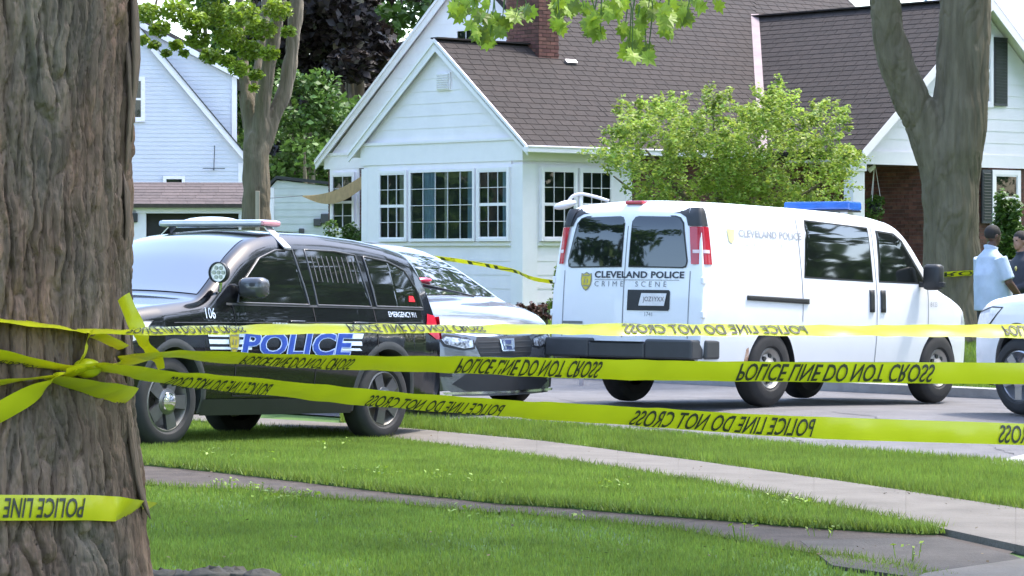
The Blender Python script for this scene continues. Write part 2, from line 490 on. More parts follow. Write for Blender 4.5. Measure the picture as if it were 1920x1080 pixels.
# ---- grass blades
def blades(pts, h, w, lean=.5):
    n = len(pts); hh = h * rng.uniform(.5, 1.35, n); a = rng.uniform(0, 2 * math.pi, n)
    base = np.c_[pts[:, 0], pts[:, 1], pts[:, 2]]
    side = np.c_[np.cos(a), np.sin(a), np.zeros(n)] * (w * rng.uniform(.7, 1.3, n))[:, None]
    b2 = rng.uniform(0, 2 * math.pi, n); ln = rng.uniform(.1, lean, n) * hh
    tip = base + np.c_[np.cos(b2) * ln, np.sin(b2) * ln, hh]
    V = np.stack([base - side, base + side, tip], 1).reshape(-1, 3)
    k = rng.uniform(.65, 1.25, n)
    hue = rng.uniform(0, 1, n)[:, None]
    c = k[:, None] * (np.array([1, 1, 1]) * (1 - hue) + np.array([1.18, 1.0, .9]) * hue)
    return V, np.repeat(c, 3, axis=0)

def quad_points(A, B, n, z):
    """n random points between two edges (area weighted)"""
    m = len(A) - 1
    wdt = np.linalg.norm(A[:-1] - B[:-1], axis=1) + np.linalg.norm(A[1:] - B[1:], axis=1)
    ln = np.linalg.norm(np.diff(A, axis=0), axis=1) + np.linalg.norm(np.diff(B, axis=0), axis=1)
    pr = wdt * ln; pr /= pr.sum()
    i = rng.choice(m, n, p=pr); u = rng.uniform(0, 1, n)[:, None]; v = rng.uniform(0, 1, n)[:, None]
    p = (A[i] * (1 - u) + A[i + 1] * u) * (1 - v) + (B[i] * (1 - u) + B[i + 1] * u) * v
    return np.c_[p, gz(p[:, 0], p[:, 1]) + z]

def patchy(p, lo=.35):
    """thin the points unevenly"""
    f = np.sin(p[:, 0] * 2.1 + 1.3) * np.sin(p[:, 1] * 1.4) + .6 * np.sin(p[:, 0] * 5.3 + p[:, 1] * 3.1)
    return p[rng.uniform(-1.6, 1.6, len(p)) < f + 1.6 * (1 - lo)]

LBOT = edge_px([(-300, 1150), (1000, 1150), (1600, 1150)], 90, 0, seed=1)
GZONES = [
    ('grass', patchy(quad_points(BLO, LBOT, 240000, -.03)), .031, .0045, 'short shaded grass of the lawn in front of the dark path'),
    ('grass', patchy(quad_points(MLO, MUP, 270000, .005)), .042, .005, 'bright sunlit grass strip between the dark path and the sidewalk'),
    ('grass', patchy(quad_points(TLO, TUP, 150000, .01)), .065, .0055, 'ragged grass of the verge between sidewalk and road'),
]
for nm, pts, h, w, lab in GZONES:
    V, T = blades(pts, h, w)
    o = np_mesh(nm, V, np.arange(len(V)).reshape(-1, 3), GRASS, None, T)
    tag(o, lab, 'grass', kind='stuff')
# ragged fringe hanging over the edges of the turf
fr = []
for E, z in ((MLO, .02), (MUP, .02), (TLO, .015), (TUP, .015), (BLO, -.02)):
    i = rng.integers(0, len(E) - 1, 5200); u = rng.uniform(0, 1, 5200)[:, None]
    p = E[i] * (1 - u) + E[i + 1] * u + rng.normal(size=(5200, 2)) * .035
    fr.append(np.c_[p, gz(p[:, 0], p[:, 1]) + z - .02])
V, T = blades(np.concatenate(fr), .06, .005, .9)
tag(np_mesh('grass_fringe', V, np.arange(len(V)).reshape(-1, 3), GRASS, None, T * .8),
    'uneven fringe of longer grass along the path and sidewalk edges', 'grass', kind='stuff')
# far yard of the white house
n = 100000
u = rng.uniform(0, 1, n); px = rng.uniform(500, 1960, n)
D = rng.uniform(33, 56, n); x = (px - 960) / F * D
_o = np.argsort(FEr[:, 0]); keep = D > np.interp(x, FEr[_o, 0], FEr[_o, 1]) + .25; x, D = x[keep], D[keep]
V, T = blades(np.c_[x, D, gz(x, D) - .03], .09, .011)
tag(np_mesh('grass', V, np.arange(len(V)).reshape(-1, 3), GRASS, None, T), 'grass of the front yard beyond the road', 'grass', kind='stuff')

# little yellow-green weeds that stand out of the grass
weedm = mat('weed_leaf', (.22, .33, .03), .5, var=.2, attr=True, trans=.35)
def weed(px, py, n, sp, label, z=0.):
    g = G(px, py); c = np.array([g.x, g.y, g.z + z])
    C = c + np.c_[rng.normal(size=(n, 2)) * sp, rng.uniform(.02, .075, n)]
    o = empty('weed_plant'); leaves('foliage', C - c, .026, weedm, o, .7, 1.2, 1.5)['kind'] = 'stuff'
    st = MB()
    for q in (C - c)[:max(3, n // 2)]:
        st.tube([(q[0] * .8, q[1] * .8, -.02), tuple(q)], .0025, 4)
    st.build('stem', weedm, o)['kind'] = 'stuff'
    o.location = tuple(c); tag(o, label, 'weed', 'yellow-green weeds in the grass')
for px, py, n, sp in ((405, 918, 12, .04), (432, 917, 12, .04), (468, 926, 16, .07), (525, 938, 18, .08), (560, 938, 16, .08), (590, 938, 10, .05)):
    weed(px, py, n, sp, 'pale yellow-green weed at the lower edge of the dark path')
for px, py, n, sp in ((390, 863, 12, .06), (445, 865, 8, .05), (505, 872, 7, .05), (645, 842, 6, .04), (600, 850, 5, .04), (655, 896, 12, .06),
                      (712, 900, 12, .06), (735, 904, 10, .06), (815, 908, 14, .07), (875, 914, 10, .06), (920, 920, 9, .05), (1120, 925, 10, .06),
                      (1155, 925, 10, .05), (1460, 955, 14, .08), (1490, 962, 12, .06)):
    weed(px, py, n, sp, 'small yellow-green weed in the bright grass strip by the sidewalk', .025)
for px, py, n, sp in ((858, 965, 8, .04), (910, 975, 8, .04), (1095, 980, 8, .06), (1400, 1005, 9, .06), (1545, 1002, 9, .05), (1700, 1045, 10, .06)):
    weed(px, py, n, sp, 'yellow-green weed sprouting in the gritty dark path')
# stones by the foot of the near tree, fallen leaves and grit
stn = mat('mossy_stone', (.05, .047, .040), .9, var=.3, scale=9, bump=.8, bscale=20)
for i, (px, py, r) in enumerate(((300, 1089, .10), (345, 1089, .09), (392, 1090, .12), (440, 1088, .11), (490, 1090, .10))):
    g = G(px, py); mb = MB(); mb.ell((0, 0, r * .15), (r, r * .7, r * .42), 12, 8)
    mb.v = [tuple(np.array(v) * (1 + random.uniform(-.2, .2))) for v in mb.v]
    o = mb.build('edging_stone', stn, None, True); o.location = g
    tag(o, 'rough grey edging stone in the lawn by the shaggy tree', 'stone', 'edging stones by the tree')
lit = []
for i in range(260):
    px, py = rng.uniform(260, 1900), rng.uniform(800, 1070); g = G(px, py, .0); lit.append((g.x, g.y, g.z + .03))
tag(leaves('leaf_litter', lit, .017, mat('dry_leaf', (.12, .085, .045), .8, attr=True), None, .4, 1.3, 3), 'scattered dry bits and seeds on grass and paths', 'litter', kind='stuff')

# ------------------------------------------------------------------ generic building pieces
HA = math.radians(42)
def frame_rot(p, c, a):
    d = Vector((p[0] - c[0], p[1] - c[1], p[2])); ca, sa = math.cos(a), math.sin(a)
    return Vector((d.x * ca + d.y * sa, -d.x * sa + d.y * ca, d.z))
class Site:
    """local frame of a house: x along the street face, y along the gable end"""
    def __init__(s, px, D, a): s.c = ((px - 960) / F * D, D); s.a = a; s.o = frame_rot((0, 0, CAMH), s.c, a)
    def ray(s, px, py):
        return frame_rot(((px - 960) / F + s.c[0], 1 + s.c[1], -(py - HZ) / F), s.c, s.a)
    def onx(s, px, py, x=0.):
        d = s.ray(px, py); t = (x - s.o.x) / d.x; q = s.o + d * t; return q.y, q.z
    def ony(s, px, py, y=0.):
        d = s.ray(px, py); t = (y - s.o.y) / d.y; q = s.o + d * t; return q.x, q.z

def interval(poly, z):
    """x-range of a convex polygon [(a, z)] at height z"""
    out = []
    n = len(poly)
    for i in range(n):
        (a0, z0), (a1, z1) = poly[i], poly[(i + 1) % n]
        if (z0 - z) * (z1 - z) <= 0 and z0 != z1:
            out.append(a0 + (a1 - a0) * (z - z0) / (z1 - z0))
    return (min(out), max(out)) if len(out) >= 2 else None

def siding(parent, poly, expo, m, plane, pos, sgn, holes=(), each=True, name='siding_board', thick=.015):
    """lapped boards on the wall plane x = pos or y = pos, face looking towards sgn"""
    z0 = min(p[1] for p in poly); z1 = max(p[1] for p in poly); z = z0; big = MB()
    while z < z1 - .02:
        zt = min(z + expo, z1 - .002)
        lo, hi = interval(poly, z + .002), interval(poly, zt)
        if lo is None: break
        if hi is None: hi = lo
        segs = [(lo[0], lo[1], hi[0], hi[1])]
        for (a0, a1, h0, h1) in holes:
            if zt > h0 + .03 and z < h1 - .03:
                new = []
                for (p, q, r, s_) in segs:
                    if a0 > p and a0 < q: new.append((p, min(a0, q), r, min(a0, s_)))
                    if a1 < q and a1 > p: new.append((max(a1, p), q, max(a1, r), s_))
                    if a1 <= p or a0 >= q: new.append((p, q, r, s_))
                segs = new
        for (p, q, r, s_) in segs:
            if q - p < .03: continue
            mb = MB() if each else big
            T, t = thick * sgn, .005 * sgn
            pts = [(p, T, z), (q, T, z), (s_, t, zt + .01), (r, t, zt + .01), (p, -.01 * sgn, z), (q, -.01 * sgn, z), (s_, -.01 * sgn, zt + .01), (r, -.01 * sgn, zt + .01)]
            pts = [(pos + d, a, zz) if plane == 'x' else (a, pos + d, zz) for (a, d, zz) in pts]
            mb.add(pts, MB.BOXF)
            if each: mb.build(name, m, parent)
        z += expo
    if not each:
        o = big.build('siding', m, parent); o['kind'] = 'stuff'

def bricks(parent, a0, a1, z0, z1, plane, pos, sgn, name='brickwork'):
    """running bond with recessed joints, one mesh"""
    mb = MB(); z = z0; row = 0
    while z < z1 - .02:
        zt = min(z + .062, z1); a = a0 - (.105 if row % 2 else 0)
        while a < a1 - .01:
            p, q = max(a, a0), min(a + .2, a1)
            if q - p > .02:
                t = random.uniform(.65, 1.3); tt = np.array([t, t * random.uniform(.9, 1.05), t])
                pr = (.008 + random.uniform(0, .006)) * sgn
                lo, hi = sorted((pos - .02 * sgn, pos + pr))
                if plane == 'x': mb.box(lo, hi, p, q, z, zt, tt)
                else: mb.box(p, q, lo, hi, z, zt, tt)
            a += .21
        z += .074; row += 1
    o = mb.build(name, BRICK, parent, fix=False); o['kind'] = 'stuff'

def shingle_mesh(w, h, m, name='shingle'):
    out = []
    for k in (.86, .96, 1.03, 1.1):
        mb = MB(); mb.add([(0, 0, .010), (w, 0, .010), (w, h, .002), (0, h, .002), (0, 0, 0), (w, 0, 0), (w, h, -.004), (0, h, -.004)], MB.BOXF, np.array([k, k, k]))
        out.append(mb.mesh(name, m))
    return out

def shingle_roof(parent, O, E, S, poly, m, expo=.16, wid=.3, thick=.08, single=0, near=None, deckmat=None):
    """O + e*E + s*S spans the roof plane; poly in (e, s) is convex; 'single' shingles nearest to 'near' become objects"""
    O, E, S = Vector(O), Vector(E).normalized(), Vector(S).normalized(); Nn = E.cross(S).normalized()
    if Nn.z < 0: Nn = -Nn
    MB().prism([O + E * e + S * s for e, s in poly], -Nn * thick).build('roof_deck', deckmat or FELT, parent)
    smax = max(p[1] for p in poly); s = min(p[1] for p in poly); row = 0; cells = []
    while s < smax - .03:
        iv = interval(poly, s + min(expo, smax - s) * .5)
        if iv:
            a = iv[0] - random.uniform(0, wid)
            while a < iv[1] - .01:
                p, q = max(a, iv[0]), min(a + wid - .012, iv[1])
                if q - p > .03: cells.append((p, q, s, min(s + expo + .02, smax)))
                a += wid
        s += expo; row += 1
    full = [c for c in cells if c[1] - c[0] > wid * .9 and c[3] - c[2] > expo]
    chosen = set()
    if single and near is not None:
        full.sort(key=lambda c: (Vector(O + E * c[0] + S * c[2]) - near).length); chosen = set(full[:single])
    big = MB()
    for c in cells:
        if c in chosen: continue
        k = random.choice((.86, .93, .98, 1.0, 1.06, 1.12)); p, q, s0, s1 = c
        pt = lambda e, s_, n: O + E * e + S * s_ + Nn * n
        big.add([pt(p, s0, .014), pt(q, s0, .014), pt(q, s1, .005), pt(p, s1, .005), pt(p, s0, .002), pt(q, s0, .002), pt(q, s1, .001), pt(p, s1, .001)], MB.BOXF, np.array([k, k, k]))
    o = big.build('shingles', m, parent, fix=False); o['kind'] = 'stuff'
    if chosen:
        ms = shingle_mesh(wid - .012, expo + .02, m)
        R = Matrix((E, S, Nn)).transposed().to_4x4()
        for c in sorted(chosen):
            ob = link(bpy.data.objects.new('shingle', random.choice(ms)), parent)
            ob.matrix_local = Matrix.Translation(O + E * c[0] + S * c[2] + Nn * .004) @ R

PANE = {}
def window(parent, plane, pos, sgn, a0, a1, z0, z1, cols, rows, sash=True, fw=.05, name='window', curtain=None, mun=.010, screen=False):
    """window standing proud of the wall: dark room, curtains, panes, muntins, frame"""
    def B(mb, a, b, d0, d1, z, zz):
        d0, d1 = pos + d0 * sgn, pos + d1 * sgn; lo, hi = min(d0, d1), max(d0, d1)
        return mb.box(lo, hi, a, b, z, zz) if plane == 'x' else mb.box(a, b, lo, hi, z, zz)
    fr = MB()
    B(fr, a0 - fw, a0, .0, .075, z0 - fw, z1 + fw); B(fr, a1, a1 + fw, .0, .075, z0 - fw, z1 + fw)
    B(fr, a0, a1, .0, .075, z1, z1 + fw); B(fr, a0, a1, .0, .085, z0 - fw, z0)
    w = fr.build(name, TRIM, parent)
    B(MB(), a0, a1, -.01, .008, z0, z1).build('room_backing', ROOMSHADE, w)  # flat dark panel: the unlit interior's shade put into its colour
    if curtain:
        for (c0, c1, cm) in curtain:
            mb = MB(); n = 24
            def fn(u, v):
                a = a0 + (a1 - a0) * (c0 + (c1 - c0) * u); d = pos + (.022 + .008 * math.sin(u * 40)) * sgn; z = z0 + (z1 - z0) * v
                return (d, a, z) if plane == 'x' else (a, d, z)
            mb.grid(fn, n, 2); mb.build('curtain', cm, w, True)
    g = glass('window_glass', (.8, .88, .9), .9)
    cw, rh = (a1 - a0) / cols, (z1 - z0) / rows
    key = (plane, round(cw, 3), round(rh, 3))
    if key not in PANE:
        mb = MB(); hw, hh = cw / 2 - mun * .3, rh / 2 - mun * .3
        if plane == 'x': mb.add([(0, -hw, -hh), (0, -hw, hh), (0, hw, hh), (0, hw, -hh)], [(0, 1, 2, 3)])
        else: mb.add([(-hw, 0, -hh), (hw, 0, -hh), (hw, 0, hh), (-hw, 0, hh)], [(0, 1, 2, 3)])
        PANE[key] = mb.mesh('pane', g, fix=False)
    mz = (z0 + z1) / 2
    for i in range(cols):
        for j in range(rows):
            ob = link(bpy.data.objects.new('pane', PANE[key]), w)
            dd = pos + (.045 if (sash and j < rows / 2) else .055) * sgn
            a, z = a0 + cw * (i + .5), z0 + rh * (j + .5)
            ob.location = (dd, a, z) if plane == 'x' else (a, dd, z)
            ob.rotation_euler = (random.uniform(-.006, .006), random.uniform(-.006, .006), random.uniform(-.008, .008))
    mu = MB()
    for i in range(1, cols): B(mu, a0 + cw * i - mun / 2, a0 + cw * i + mun / 2, .038, .064, z0, z1)
    for j in range(1, rows):
        h = .028 if (sash and j * 2 == rows) else mun / 2
        B(mu, a0, a1, .036, .067, z0 + rh * j - h, z0 + rh * j + h)
    if sash:
        for (a, b) in ((a0, a0 + .025), (a1 - .025, a1)): B(mu, a, b, .034, .066, z0, z1)
        B(mu, a0 + .025, a1 - .025, .034, .068, z0, z0 + .03); B(mu, a0 + .025, a1 - .025, .034, .068, z1 - .03, z1)
    if mu.v: mu.build('sash_bars', TRIM, w)
    return w
# ------------------------------------------------------------------ the white house
H = Site(980, 54, HA)
house = empty('white_house', (H.c[0], H.c[1], 0), HA)
tag(house, 'white sided house with steep brown shingle roof, sunroom and porch gable', 'house')
PT = .8; K = math.sqrt(1 + PT * PT); ZE = 3.62; SD, SW_ = 2.75, 4.63; MWD = 9.2; XC0, XC1, YC = 6.44, 13.66, -2.55; XR = 10.05
ZB = .74
def roofz(d): return ZE + PT * d
# --- sunroom
sun_wall = MB().box(.0, SD, .0, SW_, .28, 3.72)
ap = roofz(2.615) - .12
sun_wall.prism([(.0, .0, 3.72), (.0, SW_, 3.72), (.0, SW_ / 2, ap)], (SD, 0, 0))
sun_wall = sun_wall.build('wall', WHITE, house)
W3 = []
for (p0, p1, q0, q1, cols, rows, sash, cur) in (
        (766, 718, 331, 449, 3, 4, True, [(.0, .25, CURTAINW)]), (893, 777, 325, 447, 5, 4, False, [(.62, .80, CURTAIN), (.40, .47, CURTAINW), (.02, .10, CURTAIN)]),
        (958, 904, 325, 449, 3, 4, True, [(.0, .2, CURTAIN)])):
    a0, zt = H.onx(p0, q0); a1, _ = H.onx(p1, q0)
    W3.append((min(a0, a1), max(a0, a1), cols, rows, sash, cur))
ZW0, ZW1 = 1.93, 3.19
for (a0, a1, cols, rows, sash, cur) in W3:
    window(house, 'x', -.03, -1, a0, a1, ZW0, ZW1, cols, rows, sash, .055, curtain=cur)
ga0, ga1 = W3[2][0] - .14, W3[0][1] + .14
siding(sun_wall, [(.26, ZB), (SW_ - .1, ZB), (SW_ - .1, 1.80), (.26, 1.80)], .255, WHITE, 'x', 0, -1)
siding(sun_wall, [(.05, 3.80), (SW_ - .05, 3.80), (SW_ / 2, ap - .02)], .235, WHITE, 'x', 0, -1)
tr = MB()
tr.box(-.045, .33, -.045, .28, ZB - .06, 3.3)                                  # corner pilaster
tr.box(-.035, .0, SW_ - .16, SW_ + .035, ZB - .04, 3.3)
tr.box(-.03, .0, .28, SW_ - .16, 3.26, 3.36); tr.box(-.05, .0, -.05, SW_ + .05, 3.36, 3.74)
tr.box(-.075, .0, -.06, SW_ + .06, 3.74, 3.80)
tr.box(-.03, .0, .28, SW_ - .16, 1.86, 3.26)                                   # flat panel round the windows
tr.box(-.06, .0, .28, SW_ - .16, 1.79, 1.86)
tr.build('trim', TRIM, house, bevel=.004)
sx0, sx1 = H.ony(1013, 380)[0], H.ony(1072, 380)[0]; sx2, sx3 = H.ony(1085, 380)[0], H.ony(1140, 380)[0]
for (a0, a1) in ((sx0, sx1), (sx2, sx3)):
    window(house, 'y', -.03, -1, a0, a1, ZW0, ZW1, 3, 4, True, .055)
siding(sun_wall, [(.35, ZB), (SD - .12, ZB), (SD - .12, 1.80), (.35, 1.80)], .255, WHITE, 'y', 0, -1)
tr = MB()
tr.box(SD - .14, SD + .02, -.045, .0, ZB, 3.3); tr.box(.33, SD, -.03, .0, 1.86, 3.3); tr.box(.33, SD, -.055, .0, 1.79, 1.86)
tr.box(.0, SD, -.05, .0, 3.36, 3.74); tr.box(-.05, SD, -.29, .0, 3.56, 3.62)
tr.build('trim', TRIM, house, bevel=.004)
bricks(sun_wall, .02, SW_, .2, ZB - .02, 'x', -.012, -1); bricks(sun_wall, .0, SD, .2, ZB - .02, 'y', -.012, -1)
# louvre in the sunroom gable
va, vz = H.onx(834, 153); vent = MB().box(-.045, 0, va - .2, va + .2, vz - .17, vz + .17).build('vent', TRIM, house)
for i in range(7):
    MB().obox((-.055, va, vz - .13 + i * .043), (.012, 0, .008), (0, .17, 0), (-.004, 0, .012)).build('slat', TRIM, vent)
# --- main body
main = MB().box(SD, XC1, .0, MWD, .28, 3.7)
mz = roofz(.3 + MWD / 2) - .12
main.prism([(SD, .0, 3.7), (SD, MWD, 3.7), (SD, MWD / 2, mz)], (9.5, 0, 0))
main = main.build('wall', MORTAR, house)
siding(main, [(.05, 3.72), (MWD - .05, 3.72), (MWD / 2, mz - .02)], .26, WHITE, 'x', SD, -1)
bricks(main, SW_, MWD, .3, 3.42, 'x', SD, -1); bricks(main, SD + .02, XC0 + .5, .3, 3.45, 'y', 0, -1)
tr = MB().box(SD - .05, SD, -.05, MWD + .1, 3.44, 3.72); tr.box(SD - .075, SD, -.06, MWD + .2, 3.72, 3.78)
l0, l1 = H.onx(668, 370, SD)[0], H.onx(630, 370, SD)[0]
tr.box(SD - .04, SD, l0 - .14, l1 + .16, 1.9, 3.44)
tr.build('trim', TRIM, house)
window(house, 'x', SD - .04, -1, l0, l1, 2.15, 3.3, 2, 4, True, .06)
u0, u1 = H.onx(897, 60, SD)[0], H.onx(862, 60, SD)[0]; uz = H.onx(880, 55, SD)[1]
window(house, 'x', SD - .025, -1, u0, u1, uz - 1.1, uz, 2, 2, True, .09)
# --- roofs
def rake(parent, x, y0, y1, yr, d, both=True):
    """rake boards of a gable facing -x, and their shadow moulding"""
    for (ya, yb) in ((y0, yr), (y1, yr))[0 if both else 1:]:
        za, zb = ZE - .06, roofz(abs(yr - y0)) - .06
        mb = MB(); mb.prism([(x, ya, za + .06), (x, yb, zb + .06), (x, yb, zb - .17), (x, ya, za - .12)], (.03, 0, 0))
        mb.prism([(x - .03, ya, za + .07), (x - .03, yb, zb + .07), (x - .03, yb, zb - .0), (x - .03, ya, za - .0)], (.03, 0, 0))
        mb.build('rake_board', TRIM, parent)
def shingled(O, E, S, poly, m=SHINGLE, single=0, near=None, expo=.17, wid=.3, par=house, deck=None):
    n0 = set(par.children)
    deck_parent = empty('roof', parent=par)
    shingle_roof(deck_parent, O, E, S, poly, m, expo, wid, .09, single, near, deck)
    return deck_parent
shingled((0, -.3, ZE), (1, 0, 0), (0, 1, PT), [(-.15, 0), (2.62, 0), (2.62, 2.615 * K), (-.15, 2.615 * K)])
near = frame_rot(P(1545, 120, 60), H.c, H.a)
shingled((0, -.3, ZE), (1, 0, 0), (0, 1, PT), [(2.62, 0), (6.14, 0), (11.04, 4.9 * K), (2.62, 4.9 * K)])
shingled((0, -.3, ZE), (1, 0, 0), (0, 1, PT), [(10.05, 3.91 * K), (14, 3.91 * K), (14, 4.9 * K), (11.04, 4.9 * K)])
shingled((6.14, 3.61, ZE), (0, -1, 0), (1, 0, PT), [(3.91, 0), (6.5, 0), (6.5, 3.91 * K), (0, 3.91 * K)], single=300, near=near)
bk = MB()                                                                      # slopes that face away
bk.prism([(-.13, 4.93, ZE), (2.6, 4.93, ZE), (2.6, 2.315, roofz(2.615)), (-.13, 2.315, roofz(2.615))], (0, .06, -.09))
bk.prism([(2.64, MWD + .3, ZE), (14, MWD + .3, ZE), (14, 4.6, roofz(4.9)), (2.64, 4.6, roofz(4.9))], (0, .06, -.09))
bk.prism([(13.96, -2.9, ZE), (13.96, 3.6, ZE), (XR, 3.6, roofz(3.91)), (XR, -2.9, roofz(3.91))], (.06, 0, -.09))
bk.build('roof', TRIM, house)
cap = MB(); cap2 = MB()
cap.bar((-.16, 2.315, roofz(2.615) + .02), (2.3, 2.315, roofz(2.615) + .02), .22, .03); cap2.bar((XR, -2.9, roofz(3.91) + .02), (XR, 3.7, roofz(3.91) + .02), .22, .03)
cap.build('ridge_cap', SHINGLE, house); cap2.build('ridge_cap', SHINGLE, house)
va_, vb_ = Vector((6.14, -.3, ZE + .05)), Vector((XR, 3.61, roofz(3.91) + .05))
MB().bar(va_, vb_, .17, .035).build('valley_flashing', PINKFLASH, house)
rake(house, -.15, -.3, 4.93, 2.315, 0); rake(house, 2.62, -.3, MWD + .3, 4.6, 0, False)
g = MB(); g.box(-.25, 6.1, -.42, -.30, 3.50, 3.61); g.box(-.25, 6.1, -.44, -.42, 3.59, 3.625); g.build('gutter', TRIM, house, bevel=.01)
# --- chimney on the end of the sunroom ridge
ch = MB().box(2.22, 2.74, 1.98, 2.90, 3.5, 9.0).build('chimney', MORTAR, house)
bricks(ch, 1.97, 2.91, 4.6, 8.2, 'x', 2.215, -1); bricks(ch, 2.21, 2.74, 4.6, 8.2, 'y', 1.975, -1)
MB().box(2.12, 2.84, 1.88, 3.0, 9.0, 9.12).build('cap', KERBM, ch)
fl = H.onx(1040, 100, 2.5); MB().obox((2.95, 1.85, roofz(2.15) + .05), (.14, 0, 0), (0, .03, .03), (0, -.02, .02)).build('flashing', METAL, house)
# --- porch gable
xp0, xp1 = H.ony(1620, 350, YC)[0], H.ony(1736, 350, YC)[0]; zp = H.ony(1660, 303, YC)[1]; xq = H.ony(1598, 350, YC)[0]
pw = MB(); pw.box(XC0 + .02, XC1, YC, YC + .14, zp, 3.74)
pw.prism([(XC0 + .02, YC, 3.74), (XC1, YC, 3.74), (XR, YC, roofz(3.91) - .1)], (0, .14, 0))
pw = pw.build('wall', WHITE, house)
siding(pw, [(XC0 + .05, zp + .2), (XC1 - .05, zp + .2), (XC1 - .05, 3.8), (XR, roofz(3.91) - .12), (XC0 + .05, 3.8)], .24, WHITE, 'y', YC, -1)
MB().box(XC0 - .02, XC1, YC - .04, YC, zp - .06, zp + .2).build('trim', TRIM, house)
brk = MB().box(xp1, XC1, YC + .02, 0, .3, zp).build('wall', MORTAR, house)
bricks(brk, xp1, XC1, .3, zp - .06, 'y', YC + .02, -1); bricks(brk, YC + .02, -.6, .3, zp - .06, 'x', xp1, -1)
bwall = MB().box(XC0, xp1, -.62, -.02, .3, zp).build('wall', MORTAR, house); bricks(bwall, XC0, xp1, .3, zp, 'y', -.62, -1); bricks(bwall, -.62, 0, .3, zp, 'x', XC0, -1)
MB().box(XC0, xp1, YC + .14, -.62, zp, zp + .05).build('porch_ceiling', TRIM, house)
MB().box(XC0, xp1, YC - .2, -.62, .1, .62).build('porch_floor', KERBM, house)
po = MB().box(xq, xp0, YC - .02, YC + .22, .62, zp - .02); po.box(xq - .03, xp0 + .03, YC - .045, YC + .25, zp - .2, zp - .06)
po.build('post', TRIM, house, bevel=.008)
for (xa, ya, za) in ((6.1, -2.95, ZE),):
    for sgn in (-1, 1):
        x0 = XR + sgn * 3.91
        mb = MB(); mb.prism([(x0, -2.9, ZE + .0), (XR, -2.9, roofz(3.91)), (XR, -2.9, roofz(3.91) - .24), (x0, -2.9, ZE - .2)], (0, .03, 0))
        mb.build('rake_board', TRIM, house)
w0, w1 = H.ony(1788, 130, YC)[0], H.ony(1850, 130, YC)[0]; wz1, wz0 = H.ony(1830, 72, YC)[1], H.ony(1830, 192, YC)[1]
window(house, 'y', YC - .03, -1, w0, w1, wz0, wz1, 2, 2, True, .09)
def shutter(xa, xb, z0, z1):
    s = MB().box(xa, xb, YC - .06, YC - .025, z0, z1).build('shutter', SHUTTER, house)
    n = int((z1 - z0 - .1) / .06)
    for i in range(n):
        MB().obox(((xa + xb) / 2, YC - .064, z0 + .08 + i * .06), ((xb - xa) / 2 - .04, 0, 0), (0, .006, .004), (0, -.004, .022)).build('slat', SHUTTER, s)
shutter(H.ony(1860, 130, YC)[0], H.ony(1885, 130, YC)[0], wz0 - .05, wz1 + .05)
shutter(H.ony(1838, 350, YC)[0], H.ony(1856, 350, YC)[0], 2.25, zp - .1)
window(house, 'y', YC - .0, -1, H.ony(1862, 350, YC)[0], H.ony(1903, 350, YC)[0], 2.3, zp - .2, 1, 2, True, .1)

# basket and lamp hanging in the porch
hb = H.ony(1640, 390, YC + .5)
bx = empty('hanging_basket', (0, 0, 0)); bp = Matrix.Rotation(HA, 3, 'Z') @ Vector((hb[0], YC + .5, 0)); bx.location = (H.c[0] + bp.x, H.c[1] + bp.y, 0)
tag(bx, 'hanging basket with trailing green plant in the brick porch', 'plant')
mb = MB()
for t in range(3):
    a = t * 2.1; mb.tube([(.13 * math.cos(a), .13 * math.sin(a), hb[1] + .1), (0, 0, zp + .01)], .006, 4)
mb.build('cord', TRIM, bx)
MB().lathe([(hb[1] - .12, .0), (hb[1] - .12, .08), (hb[1] + .1, .15), (hb[1] + .08, .13), (hb[1] + .06, 0)], 14, 'z').build('bowl', BLACKPL, bx, True)
leaves('foliage', clump_points([(0, 0, hb[1] + .12), (0, -.05, hb[1] - .1)], [(.2, .2, .14), (.2, .2, .22)], [220, 160], .1), .07, LEAFG, bx)
lp = H.ony(1668, 312, YC - .1); lpw = Matrix.Rotation(HA, 3, 'Z') @ Vector((lp[0], YC + .3, 0))
lmp = empty('porch_lamp', (H.c[0] + lpw.x, H.c[1] + lpw.y, zp)); tag(lmp, 'small white spotlight under the porch ceiling', 'lamp')
MB().tube([(0, 0, .01), (0, 0, -.08), (-.03, -.02, -.11)], .018, 8).build('bracket', TRIM, lmp, True)
MB().tube([(.02, 0, -.08), (-.10, -.04, -.17)], [.03, .05], 12).build('shade', TRIM, lmp, True)

# tan shade sail stretched from the house corner
sa, sb, sc_, = P(692, 322, 60), P(566, 368, 64), P(690, 345, 60)
mb = MB()
def sail(u, v):
    a = sa.lerp(sc_, v); q = a.lerp(sb, u); return (q.x, q.y, q.z - .28 * math.sin(math.pi * u) * (.5 + .5 * v) + .0 * v)
mb.grid(sail, 16, 6); mb.grid(lambda u, v: (lambda q: (q[0], q[1] + .012, q[2] + .012))(sail(u, v)), 16, 6)
o = mb.build('shade_sail', mat('tan_sailcloth', (.50, .34, .17), .8, var=.15, trans=.3), None, True)
tag(o, 'tan cloth shade sail stretched beside the white house', 'shade sail')
MB().tube([P(568, 367, 64), P(500, 372, 61.1)], .008, 5).build('cord', BLACKPL, o)

